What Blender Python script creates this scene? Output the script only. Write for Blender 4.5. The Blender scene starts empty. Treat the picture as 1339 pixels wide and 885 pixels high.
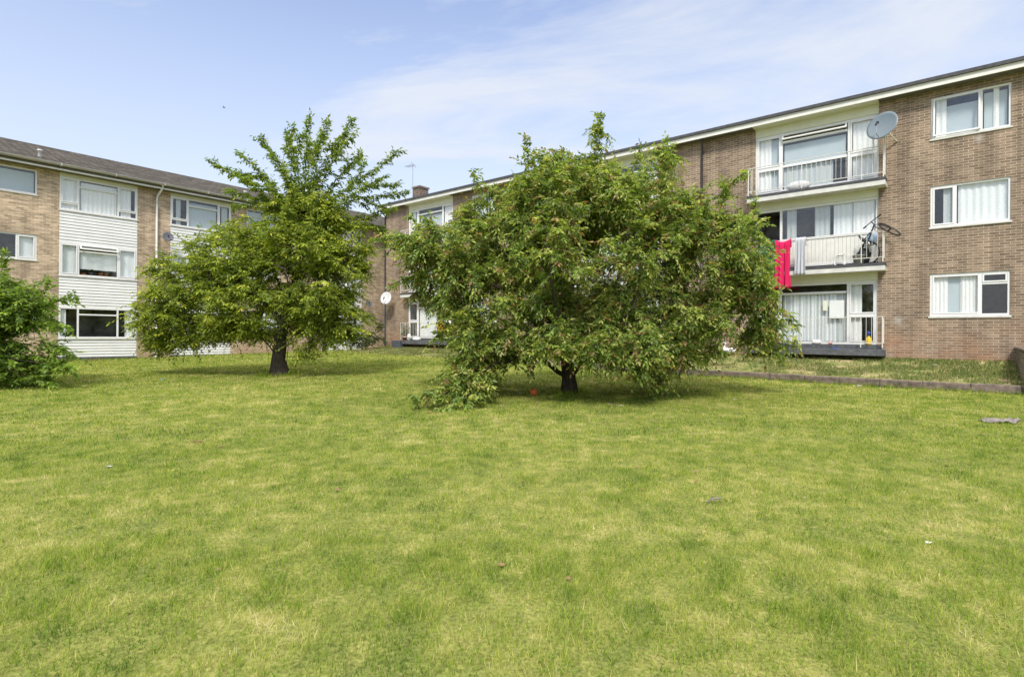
import bpy, math, random
import numpy as np
from mathutils import Vector, Matrix
random.seed(7)
rng = np.random.default_rng(11)
scene = bpy.context.scene
COL = scene.collection
PI = math.pi
# ------------------------------------------------------------------ camera model
F, CX, HOR, EYE = 722.0, 669.5, 437.0, 1.5
def at(px, py, Y):
    return Vector(((px - CX) / F * Y, Y, EYE + (HOR - py) / F * Y))
def lawn_z(x, y):
    x = np.asarray(x, float); y = np.asarray(y, float)
    yy = np.clip(y - 6, 0, 30)
    sl = np.where(x > 0, 0.02 - 0.005 * np.clip(x / 4, 0, 1), 0.02)
    return sl * yy - 0.006 * np.clip(x, -25, 0) * np.clip((y - 4) / 8, 0, 1)
def lz(x, y): return float(lawn_z(x, y))
# ------------------------------------------------------------------ numpy value noise
_tab = rng.random((256, 256))
def vnoise(x, y, s):
    x = np.asarray(x, float) / s + 1000.3; y = np.asarray(y, float) / s + 1000.7
    xi = np.floor(x).astype(int); yi = np.floor(y).astype(int)
    fx = x - xi; fy = y - yi
    fx = fx * fx * (3 - 2 * fx); fy = fy * fy * (3 - 2 * fy)
    t = lambda a, b: _tab[a & 255, b & 255]
    return (t(xi, yi) * (1 - fx) + t(xi + 1, yi) * fx) * (1 - fy) + (t(xi, yi + 1) * (1 - fx) + t(xi + 1, yi + 1) * fx) * fy
# ------------------------------------------------------------------ materials
def new_mat(name):
    m = bpy.data.materials.new(name); m.use_nodes = True
    nt = m.node_tree; nt.nodes.clear()
    out = nt.nodes.new('ShaderNodeOutputMaterial')
    return m, nt, out
def N(nt, typ, **kw):
    n = nt.nodes.new(typ)
    for k, v in kw.items():
        if k.startswith('i_'):
            n.inputs[k[2:].replace('_', ' ')].default_value = v
        else: setattr(n, k, v)
    return n
def L(nt, a, ao, b, bi): nt.links.new(a.outputs[ao], b.inputs[bi])
def ramp(nt, stops):
    r = nt.nodes.new('ShaderNodeValToRGB')
    e = r.color_ramp.elements
    while len(e) < len(stops): e.new(0.5)
    for i, (p, c) in enumerate(stops):
        e[i].position = p; e[i].color = (*c, 1) if len(c) == 3 else c
    return r
def simple(name, col, rough=0.6, metal=0.0, var=0.12, scale=6.0, bump=0.0, spec=0.4, coat=0.0, detail=4.0):
    m, nt, out = new_mat(name)
    b = N(nt, 'ShaderNodeBsdfPrincipled')
    b.inputs['Roughness'].default_value = rough; b.inputs['Metallic'].default_value = metal
    b.inputs['Specular IOR Level'].default_value = spec
    tc = N(nt, 'ShaderNodeTexCoord'); no = N(nt, 'ShaderNodeTexNoise')
    no.inputs['Scale'].default_value = scale; no.inputs['Detail'].default_value = detail
    L(nt, tc, 'Object', no, 'Vector')
    c0 = tuple(c * (1 - var) for c in col); c1 = tuple(min(1, c * (1 + var)) for c in col)
    r = ramp(nt, [(0.3, c0), (0.7, c1)])
    L(nt, no, 'Fac', r, 'Fac'); L(nt, r, 'Color', b, 'Base Color')
    if bump:
        bp = N(nt, 'ShaderNodeBump'); bp.inputs['Strength'].default_value = bump; bp.inputs['Distance'].default_value = 0.02
        L(nt, no, 'Fac', bp, 'Height'); L(nt, bp, 'Normal', b, 'Normal')
    L(nt, b, 'BSDF', out, 'Surface')
    return m
def brick_mat(name, c1, c2, mortar, stain=None, streak=0.0, patchy=0.25, runs=0.12, spots=()):
    m, nt, out = new_mat(name)
    b = N(nt, 'ShaderNodeBsdfPrincipled'); b.inputs['Roughness'].default_value = 0.85
    b.inputs['Specular IOR Level'].default_value = 0.2
    tc = N(nt, 'ShaderNodeTexCoord'); sx = N(nt, 'ShaderNodeSeparateXYZ'); L(nt, tc, 'Object', sx, 'Vector')
    ad = N(nt, 'ShaderNodeMath', operation='ADD'); L(nt, sx, 'X', ad, 0); L(nt, sx, 'Y', ad, 1)
    cb = N(nt, 'ShaderNodeCombineXYZ'); L(nt, ad, 'Value', cb, 'X'); L(nt, sx, 'Z', cb, 'Y')
    br = N(nt, 'ShaderNodeTexBrick'); L(nt, cb, 'Vector', br, 'Vector')
    br.inputs['Scale'].default_value = 1.0; br.inputs['Brick Width'].default_value = 0.225
    br.inputs['Row Height'].default_value = 0.075; br.inputs['Mortar Size'].default_value = 0.007
    br.inputs['Mortar Smooth'].default_value = 0.15; br.inputs['Bias'].default_value = 0.0
    br.inputs['Color1'].default_value = (*c1, 1); br.inputs['Color2'].default_value = (*c2, 1)
    br.inputs['Mortar'].default_value = (*mortar, 1)
    # large patches + grain
    n1 = N(nt, 'ShaderNodeTexNoise'); n1.inputs['Scale'].default_value = 0.7; n1.inputs['Detail'].default_value = 5
    L(nt, cb, 'Vector', n1, 'Vector')
    mp = N(nt, 'ShaderNodeMapping'); mp.inputs['Scale'].default_value = (2.2, 13.0, 1); L(nt, cb, 'Vector', mp, 'Vector')
    n2 = N(nt, 'ShaderNodeTexNoise'); n2.inputs['Scale'].default_value = 1.0; n2.inputs['Detail'].default_value = 3; L(nt, mp, 'Vector', n2, 'Vector')
    r1 = ramp(nt, [(0.3, (1 - patchy,) * 3), (0.7, (1 + patchy * .6,) * 3)]); L(nt, n1, 'Fac', r1, 'Fac')
    r2 = ramp(nt, [(0.32, (1 - streak,) * 3), (0.68, (1 + streak,) * 3)]); L(nt, n2, 'Fac', r2, 'Fac')
    m1 = N(nt, 'ShaderNodeMix', data_type='RGBA', blend_type='MULTIPLY'); m1.inputs['Factor'].default_value = 1
    L(nt, br, 'Color', m1, 'A'); L(nt, r1, 'Color', m1, 'B')
    m2 = N(nt, 'ShaderNodeMix', data_type='RGBA', blend_type='MULTIPLY'); m2.inputs['Factor'].default_value = 1
    nt.links.new(m1.outputs['Result'], m2.inputs['A']); L(nt, r2, 'Color', m2, 'B')
    mp3 = N(nt, 'ShaderNodeMapping'); mp3.inputs['Scale'].default_value = (2.6, 0.22, 1); L(nt, cb, 'Vector', mp3, 'Vector')
    n5 = N(nt, 'ShaderNodeTexNoise'); n5.inputs['Scale'].default_value = 1.0; n5.inputs['Detail'].default_value = 6; L(nt, mp3, 'Vector', n5, 'Vector')
    r5 = ramp(nt, [(0.35, (1 - runs * 1.5,) * 3), (0.6, (1 + runs * .4,) * 3)]); L(nt, n5, 'Fac', r5, 'Fac')
    m5 = N(nt, 'ShaderNodeMix', data_type='RGBA', blend_type='MULTIPLY'); m5.inputs['Factor'].default_value = 1
    nt.links.new(m2.outputs['Result'], m5.inputs['A']); L(nt, r5, 'Color', m5, 'B')
    last = m5.outputs['Result']
    for (px_, pz_, pr_) in spots:
        cx_ = N(nt, 'ShaderNodeVectorMath', operation='DISTANCE'); L(nt, cb, 'Vector', cx_, 0); cx_.inputs[1].default_value = (px_, pz_, 0)
        nz_ = N(nt, 'ShaderNodeTexNoise'); nz_.inputs['Scale'].default_value = 7; nz_.inputs['Detail'].default_value = 4; L(nt, cb, 'Vector', nz_, 'Vector')
        ds_ = N(nt, 'ShaderNodeMath', operation='MULTIPLY_ADD'); ds_.inputs[1].default_value = pr_ * 1.6; L(nt, nz_, 'Fac', ds_, 0); L(nt, cx_, 'Value', ds_, 2)
        mr_ = N(nt, 'ShaderNodeMapRange'); mr_.inputs['From Min'].default_value = pr_ * 1.9; mr_.inputs['From Max'].default_value = pr_ * .9; mr_.inputs['To Max'].default_value = .6; L(nt, ds_, 'Value', mr_, 'Value')
        mm_ = N(nt, 'ShaderNodeMix', data_type='RGBA'); L(nt, mr_, 'Result', mm_, 'Factor'); nt.links.new(last, mm_.inputs['A']); mm_.inputs['B'].default_value = (.50, .46, .40, 1); last = mm_.outputs['Result']
    if stain:                                     # rising efflorescence near the foot of the wall: a stain of its own
        (z0, z1, scol, amt) = stain
        mr = N(nt, 'ShaderNodeMapRange'); mr.inputs['From Min'].default_value = z1; mr.inputs['From Max'].default_value = z0
        L(nt, sx, 'Z', mr, 'Value')
        n3 = N(nt, 'ShaderNodeTexNoise'); n3.inputs['Scale'].default_value = 1.3; n3.inputs['Detail'].default_value = 6; L(nt, cb, 'Vector', n3, 'Vector')
        mm = N(nt, 'ShaderNodeMath', operation='MULTIPLY'); L(nt, mr, 'Result', mm, 0)
        r3 = ramp(nt, [(0.35, (0, 0, 0)), (0.65, (amt,) * 3)]); L(nt, n3, 'Fac', r3, 'Fac'); L(nt, r3, 'Color', mm, 1)
        m3 = N(nt, 'ShaderNodeMix', data_type='RGBA'); L(nt, mm, 'Value', m3, 'Factor')
        nt.links.new(last, m3.inputs['A']); m3.inputs['B'].default_value = (*scol, 1)
        last = m3.outputs['Result']
    nt.links.new(last, b.inputs['Base Color'])
    bp = N(nt, 'ShaderNodeBump'); bp.inputs['Strength'].default_value = 0.5; bp.inputs['Distance'].default_value = 0.008; bp.invert = True
    L(nt, br, 'Fac', bp, 'Height'); L(nt, bp, 'Normal', b, 'Normal')
    L(nt, b, 'BSDF', out, 'Surface')
    return m
def glass_mat():
    m, nt, out = new_mat('window_glass')
    lw_ = N(nt, 'ShaderNodeLayerWeight'); lw_.inputs['Blend'].default_value = 0.5
    pw = N(nt, 'ShaderNodeMath', operation='POWER'); pw.inputs[1].default_value = 4.5; L(nt, lw_, 'Facing', pw, 0)
    mu = N(nt, 'ShaderNodeMath', operation='MULTIPLY_ADD'); mu.inputs[1].default_value = 0.85; mu.inputs[2].default_value = 0.11
    L(nt, pw, 'Value', mu, 0)
    tr = N(nt, 'ShaderNodeBsdfTransparent'); tr.inputs['Color'].default_value = (0.97, 0.985, 0.98, 1)
    gl = N(nt, 'ShaderNodeBsdfGlossy'); gl.inputs['Roughness'].default_value = 0.015
    mx = N(nt, 'ShaderNodeMixShader'); L(nt, mu, 'Value', mx, 'Fac'); L(nt, tr, 'BSDF', mx, 1); L(nt, gl, 'BSDF', mx, 2)
    L(nt, mx, 'Shader', out, 'Surface')
    return m
def cloth_mat(name, col, trans=0.35, var=0.08, scale=30):
    m, nt, out = new_mat(name)
    tc = N(nt, 'ShaderNodeTexCoord'); no = N(nt, 'ShaderNodeTexNoise'); no.inputs['Scale'].default_value = scale
    L(nt, tc, 'Object', no, 'Vector')
    r = ramp(nt, [(0.3, tuple(c * (1 - var) for c in col)), (0.7, tuple(min(1, c * (1 + var)) for c in col))]); L(nt, no, 'Fac', r, 'Fac')
    d = N(nt, 'ShaderNodeBsdfDiffuse'); t = N(nt, 'ShaderNodeBsdfTranslucent')
    L(nt, r, 'Color', d, 'Color'); L(nt, r, 'Color', t, 'Color')
    mx = N(nt, 'ShaderNodeMixShader'); mx.inputs['Fac'].default_value = trans
    L(nt, d, 'BSDF', mx, 1); L(nt, t, 'BSDF', mx, 2); L(nt, mx, 'Shader', out, 'Surface')
    return m
def leaf_mat(name, rough=0.45, trans=0.4, spec=0.35):
    m, nt, out = new_mat(name)
    a = N(nt, 'ShaderNodeAttribute', attribute_name='tint')
    b = N(nt, 'ShaderNodeBsdfPrincipled'); b.inputs['Roughness'].default_value = rough; b.inputs['Specular IOR Level'].default_value = spec
    t = N(nt, 'ShaderNodeBsdfTranslucent')
    g = N(nt, 'ShaderNodeMix', data_type='RGBA', blend_type='MULTIPLY'); g.inputs['Factor'].default_value = 1
    L(nt, a, 'Color', g, 'A'); g.inputs['B'].default_value = (1.25, 1.3, 0.6, 1)
    L(nt, a, 'Color', b, 'Base Color'); nt.links.new(g.outputs['Result'], t.inputs['Color'])
    mx = N(nt, 'ShaderNodeMixShader'); mx.inputs['Fac'].default_value = trans
    L(nt, b, 'BSDF', mx, 1); L(nt, t, 'BSDF', mx, 2); L(nt, mx, 'Shader', out, 'Surface')
    return m
def bark_mat():
    m, nt, out = new_mat('bark')
    b = N(nt, 'ShaderNodeBsdfPrincipled'); b.inputs['Roughness'].default_value = 0.9; b.inputs['Specular IOR Level'].default_value = 0.15
    tc = N(nt, 'ShaderNodeTexCoord'); mp = N(nt, 'ShaderNodeMapping'); mp.inputs['Scale'].default_value = (9, 9, 2.5)
    no = N(nt, 'ShaderNodeTexNoise'); no.inputs['Scale'].default_value = 2.2; no.inputs['Detail'].default_value = 8; no.inputs['Roughness'].default_value = 0.7
    L(nt, tc, 'Object', mp, 'Vector'); L(nt, mp, 'Vector', no, 'Vector')
    r = ramp(nt, [(0.3, (0.03, 0.024, 0.018)), (0.55, (0.075, 0.06, 0.045)), (0.8, (0.15, 0.13, 0.10))]); L(nt, no, 'Fac', r, 'Fac')
    L(nt, r, 'Color', b, 'Base Color')
    bp = N(nt, 'ShaderNodeBump'); bp.inputs['Strength'].default_value = 0.9; bp.inputs['Distance'].default_value = 0.03
    L(nt, no, 'Fac', bp, 'Height'); L(nt, bp, 'Normal', b, 'Normal'); L(nt, b, 'BSDF', out, 'Surface')
    return m
def grass_color(nt):
    """colour of the turf by place: fresh green, olive and straw patches (world position), shared by soil sheet and blades"""
    ge = N(nt, 'ShaderNodeNewGeometry')
    n1 = N(nt, 'ShaderNodeTexNoise'); n1.inputs['Scale'].default_value = 1.3; n1.inputs['Detail'].default_value = 6; n1.inputs['Roughness'].default_value = 0.62
    n2 = N(nt, 'ShaderNodeTexNoise'); n2.inputs['Scale'].default_value = 5.0; n2.inputs['Detail'].default_value = 4
    L(nt, ge, 'Position', n1, 'Vector'); L(nt, ge, 'Position', n2, 'Vector')
    n0 = N(nt, 'ShaderNodeTexNoise'); n0.inputs['Scale'].default_value = 0.2; n0.inputs['Detail'].default_value = 3; L(nt, ge, 'Position', n0, 'Vector')
    a1 = N(nt, 'ShaderNodeMath', operation='MULTIPLY_ADD'); a1.inputs[1].default_value = 0.42; a1.inputs[2].default_value = 0.045; L(nt, n1, 'Fac', a1, 0)
    a2 = N(nt, 'ShaderNodeMath', operation='MULTIPLY_ADD'); a2.inputs[1].default_value = 0.50; L(nt, n2, 'Fac', a2, 0); L(nt, a1, 'Value', a2, 2)
    s = N(nt, 'ShaderNodeMath', operation='MULTIPLY_ADD'); s.inputs[1].default_value = 0.26; L(nt, n0, 'Fac', s, 0); L(nt, a2, 'Value', s, 2)
    return s
def lawn_mat():
    m, nt, out = new_mat('lawn_turf')
    s = grass_color(nt)
    r = ramp(nt, [(0.45, (0.135, 0.166, 0.042)), (0.66, (0.230, 0.241, 0.065)), (0.80, (0.378, 0.338, 0.124)), (0.92, (0.567, 0.469, 0.234))])
    L(nt, s, 'Value', r, 'Fac')
    ge = N(nt, 'ShaderNodeNewGeometry'); n3 = N(nt, 'ShaderNodeTexNoise'); n3.inputs['Scale'].default_value = 45; n3.inputs['Detail'].default_value = 6
    L(nt, ge, 'Position', n3, 'Vector')
    r3 = ramp(nt, [(0.3, (0.55,) * 3), (0.7, (1.25,) * 3)]); L(nt, n3, 'Fac', r3, 'Fac')
    mx = N(nt, 'ShaderNodeMix', data_type='RGBA', blend_type='MULTIPLY'); mx.inputs['Factor'].default_value = 1
    L(nt, r, 'Color', mx, 'A'); L(nt, r3, 'Color', mx, 'B')
    b = N(nt, 'ShaderNodeBsdfPrincipled'); b.inputs['Roughness'].default_value = 0.95; b.inputs['Specular IOR Level'].default_value = 0.05
    nt.links.new(mx.outputs['Result'], b.inputs['Base Color'])
    bp = N(nt, 'ShaderNodeBump'); bp.inputs['Strength'].default_value = 0.6; bp.inputs['Distance'].default_value = 0.03
    L(nt, n3, 'Fac', bp, 'Height'); L(nt, bp, 'Normal', b, 'Normal'); L(nt, b, 'BSDF', out, 'Surface')
    return m
def blade_mat(name, stops):
    m, nt, out = new_mat(name)
    s = grass_color(nt)
    a = N(nt, 'ShaderNodeAttribute', attribute_name='tint')
    ad = N(nt, 'ShaderNodeMath', operation='MULTIPLY_ADD'); ad.inputs[1].default_value = 0.5
    sb = N(nt, 'ShaderNodeMath', operation='SUBTRACT'); sb.inputs[1].default_value = 0.5; L(nt, a, 'Fac', sb, 0)
    L(nt, sb, 'Value', ad, 0); L(nt, s, 'Value', ad, 2)
    r = ramp(nt, stops); L(nt, ad, 'Value', r, 'Fac')
    d = N(nt, 'ShaderNodeBsdfDiffuse'); t = N(nt, 'ShaderNodeBsdfTranslucent')
    L(nt, r, 'Color', d, 'Color'); L(nt, r, 'Color', t, 'Color')
    mx = N(nt, 'ShaderNodeMixShader'); mx.inputs['Fac'].default_value = 0.4
    L(nt, d, 'BSDF', mx, 1); L(nt, t, 'BSDF', mx, 2); L(nt, mx, 'Shader', out, 'Surface')
    return m
def verge_mat():
    m, nt, out = new_mat('dry_verge')
    ge = N(nt, 'ShaderNodeNewGeometry')
    n1 = N(nt, 'ShaderNodeTexNoise'); n1.inputs['Scale'].default_value = 1.6; n1.inputs['Detail'].default_value = 7; n1.inputs['Roughness'].default_value = 0.7
    L(nt, ge, 'Position', n1, 'Vector')
    r = ramp(nt, [(0.40, (0.14, 0.18, 0.05)), (0.52, (0.27, 0.26, 0.10)), (0.62, (0.44, 0.35, 0.20)), (0.78, (0.50, 0.38, 0.26))]); L(nt, n1, 'Fac', r, 'Fac')
    b = N(nt, 'ShaderNodeBsdfPrincipled'); b.inputs['Roughness'].default_value = 0.95; b.inputs['Specular IOR Level'].default_value = 0.05
    L(nt, r, 'Color', b, 'Base Color')
    n2 = N(nt, 'ShaderNodeTexNoise'); n2.inputs['Scale'].default_value = 30; L(nt, ge, 'Position', n2, 'Vector')
    bp = N(nt, 'ShaderNodeBump'); bp.inputs['Strength'].default_value = 0.7; bp.inputs['Distance'].default_value = 0.03
    L(nt, n2, 'Fac', bp, 'Height'); L(nt, bp, 'Normal', b, 'Normal'); L(nt, b, 'BSDF', out, 'Surface')
    return m
def tile_mat():
    m, nt, out = new_mat('concrete_roof_tiles')
    tc = N(nt, 'ShaderNodeTexCoord'); sx = N(nt, 'ShaderNodeSeparateXYZ'); L(nt, tc, 'Object', sx, 'Vector')
    cb = N(nt, 'ShaderNodeCombineXYZ'); L(nt, sx, 'X', cb, 'X'); L(nt, sx, 'Y', cb, 'Y')
    br = N(nt, 'ShaderNodeTexBrick'); L(nt, cb, 'Vector', br, 'Vector'); br.inputs['Scale'].default_value = 1
    br.inputs['Brick Width'].default_value = 0.3; br.inputs['Row Height'].default_value = 0.3075; br.inputs['Mortar Size'].default_value = 0.004
    br.inputs['Color1'].default_value = (0.075, 0.068, 0.060, 1); br.inputs['Color2'].default_value = (0.118, 0.105, 0.092, 1); br.inputs['Mortar'].default_value = (0.03, 0.028, 0.026, 1)
    no = N(nt, 'ShaderNodeTexNoise'); no.inputs['Scale'].default_value = 1.2; no.inputs['Detail'].default_value = 7; L(nt, tc, 'Object', no, 'Vector')
    r = ramp(nt, [(0.3, (0.85,) * 3), (0.7, (1.15, 1.14, 1.1))]); L(nt, no, 'Fac', r, 'Fac')
    mx = N(nt, 'ShaderNodeMix', data_type='RGBA', blend_type='MULTIPLY'); mx.inputs['Factor'].default_value = 1
    L(nt, br, 'Color', mx, 'A'); L(nt, r, 'Color', mx, 'B')
    b = N(nt, 'ShaderNodeBsdfPrincipled'); b.inputs['Roughness'].default_value = 0.85; b.inputs['Specular IOR Level'].default_value = 0.2
    nt.links.new(mx.outputs['Result'], b.inputs['Base Color']); L(nt, b, 'BSDF', out, 'Surface')
    return m
M = {}
M['brick_r'] = brick_mat('brown_brick', (0.198, 0.142, 0.098), (0.338, 0.248, 0.174), (0.512, 0.431, 0.326), stain=(0.75, 2.0, (0.36, 0.19, 0.10), 0.75), streak=0.12, patchy=0.2, runs=.18, spots=((.22, 7.02, .13), (-1.62, 1.9, .16), (-.9, 4.0, .05), (-8.3, 1.15, .5)))
M['brick_l'] = brick_mat('tan_brick', (0.315, 0.227, 0.147), (0.583, 0.435, 0.293), (0.583, 0.500, 0.385), stain=(0.3, 1.9, (0.50, 0.33, 0.19), 0.8), streak=0.22, patchy=0.2, runs=.12)
M['brick_c'] = brick_mat('chimney_brick', (0.14, 0.10, 0.08), (0.26, 0.19, 0.14), (0.35, 0.30, 0.25), streak=0.15)
M['brick_g'] = brick_mat('weathered_brick', (0.13, 0.105, 0.08), (0.25, 0.20, 0.15), (0.30, 0.26, 0.21), streak=0.25, patchy=0.35)
M['white'] = simple('white_upvc', (0.76, 0.76, 0.74), 0.35, var=0.03)
M['cream'] = simple('cream_paint', (0.70, 0.70, 0.56), 0.55, var=0.05, scale=3)
M['fascia'] = simple('white_fascia_paint', (0.74, 0.73, 0.66), 0.5, var=0.07, scale=4)
M['board'] = simple('white_weatherboard', (0.74, 0.735, 0.71), 0.45, var=0.07, scale=1.6, detail=8)
M['felt'] = simple('dark_roofing_felt', (0.07, 0.07, 0.075), 0.8, var=0.25, scale=9, bump=0.2)
M['concrete'] = simple('painted_concrete', (0.62, 0.61, 0.56), 0.7, var=0.12, scale=5, bump=0.1)
M['deck'] = simple('dark_concrete_deck', (0.10, 0.105, 0.11), 0.75, var=0.3, scale=8, bump=0.2)
M['soffit'] = simple('soffit_board', (0.45, 0.43, 0.36), 0.7, var=0.1)
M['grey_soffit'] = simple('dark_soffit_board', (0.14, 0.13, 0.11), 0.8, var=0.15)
M['fascia_shade'] = simple('gutter_shadow_brown', (0.17, 0.15, 0.12), 0.7, var=0.15)  # shadow gap below the left gutter, put into the fascia's colour
M['gutter'] = simple('grey_gutter_plastic', (0.40, 0.39, 0.37), 0.45, var=0.12, scale=3)
M['pipe_w'] = simple('pale_pipe_plastic', (0.66, 0.65, 0.61), 0.45, var=0.08)
M['pipe_b'] = simple('black_pipe_plastic', (0.025, 0.025, 0.027), 0.4, var=0.2)
M['rail'] = simple('white_rail_paint', (0.66, 0.64, 0.57), 0.45, var=0.08, scale=12)
M['rail_d'] = simple('rusting_rail_paint', (0.40, 0.34, 0.25), 0.6, var=0.35, scale=14)
M['glass'] = glass_mat()
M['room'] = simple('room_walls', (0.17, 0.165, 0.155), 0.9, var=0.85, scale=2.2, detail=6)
M['net'] = cloth_mat('net_curtain', (0.86, 0.89, 0.89), 0.10)
M['drape'] = cloth_mat('white_curtain', (0.90, 0.90, 0.88), 0.08)
M['drape_g'] = cloth_mat('grey_curtain', (0.60, 0.64, 0.64), 0.15)
M['blind'] = cloth_mat('pale_blind', (0.58, 0.66, 0.69), 0.15, var=0.03, scale=2)
M['tiles'] = tile_mat()
M['bark'] = bark_mat()
M['leaf_a'] = leaf_mat('broad_leaves', 0.42, 0.44, 0.4)
M['leaf_b'] = leaf_mat('cherry_leaves', 0.5, 0.42, 0.3)
M['lawn'] = lawn_mat()
M['blade'] = blade_mat('grass_blades', [(0.38, (0.100, 0.181, 0.025)), (0.54, (0.214, 0.320, 0.039)), (0.67, (0.333, 0.417, 0.060)), (0.80, (0.527, 0.507, 0.132)), (0.92, (0.703, 0.676, 0.333))])
M['blade_v'] = blade_mat('verge_blades', [(0.40, (0.10, 0.17, 0.04)), (0.62, (0.20, 0.26, 0.07)), (0.78, (0.38, 0.35, 0.15)), (0.92, (0.54, 0.45, 0.27))])
M['verge'] = verge_mat()
M['clover'] = cloth_mat('clover_leaves', (0.16, 0.235, 0.04), 0.3, var=.2, scale=3)
M['kerb'] = simple('kerb_stone', (0.16, 0.125, 0.10), 0.9, var=0.45, scale=7, bump=0.5)
M['dish'] = simple('grey_blue_enamel', (0.15, 0.19, 0.215), 0.4, var=0.04, spec=0.5)
M['dish_w'] = simple('white_enamel', (0.58, 0.59, 0.59), 0.4, var=0.05)
M['dish_d'] = simple('dark_grey_enamel', (0.10, 0.105, 0.12), 0.5, var=0.1)
M['steel'] = simple('galvanised_steel', (0.42, 0.42, 0.42), 0.4, metal=0.7, var=0.1)
M['dark'] = simple('black_rubber', (0.018, 0.018, 0.02), 0.55, var=0.2)
M['blackpaint'] = simple('black_frame_paint', (0.03, 0.03, 0.034), 0.3, var=0.1)
M['pink'] = cloth_mat('crimson_towelling', (0.72, 0.03, 0.13), 0.15, scale=60)
M['green'] = cloth_mat('bottle_green_towelling', (0.03, 0.14, 0.09), 0.15, scale=60)
M['greycloth'] = cloth_mat('pale_grey_towelling', (0.62, 0.63, 0.66), 0.2, scale=40)
M['orange'] = cloth_mat('orange_cloth', (0.75, 0.36, 0.04), 0.2)
M['whitecloth'] = cloth_mat('white_cloth', (0.78, 0.78, 0.78), 0.25)
M['bluecloth'] = cloth_mat('pale_blue_cloth', (0.45, 0.58, 0.74), 0.25)
M['purple'] = cloth_mat('purple_print', (0.2, 0.08, 0.3), 0.1)
M['plastic_w'] = simple('white_plastic', (0.78, 0.78, 0.76), 0.35, var=0.04)
M['bucket'] = simple('grey_plastic', (0.36, 0.37, 0.37), 0.5, var=0.1)
M['terra'] = simple('terracotta', (0.42, 0.16, 0.08), 0.8, var=0.15)
M['orangep'] = simple('orange_plastic', (0.70, 0.17, 0.04), 0.4, var=0.1)
M['yellow'] = simple('yellow_plastic', (0.75, 0.52, 0.03), 0.4, var=0.05)
M['blue'] = simple('blue_plastic', (0.04, 0.09, 0.40), 0.4, var=0.05)
M['red_p'] = simple('pink_plastic', (0.70, 0.24, 0.25), 0.4, var=0.05)
M['teal'] = simple('teal_plastic', (0.10, 0.38, 0.36), 0.4, var=0.1)
M['card'] = simple('weathered_card', (0.21, 0.185, 0.165), 0.9, var=0.35, scale=14, bump=0.3)
M['card_w'] = simple('white_card', (0.72, 0.75, 0.72), 0.7, var=0.03)
M['wood'] = simple('brown_wood', (0.16, 0.08, 0.04), 0.6, var=0.2, scale=5)
M['planter'] = simple('dark_grey_planter', (0.075, 0.085, 0.10), 0.6, var=0.15)
M['bird'] = simple('grey_feathers', (0.20, 0.20, 0.20), 0.7, var=0.2)
M['paper'] = simple('scrap_paper', (0.45, 0.45, 0.43), 0.8, var=0.1, scale=20)
M['leaf_dry'] = simple('dead_leaf', (0.22, 0.13, 0.06), 0.8, var=0.3, scale=20)
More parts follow.
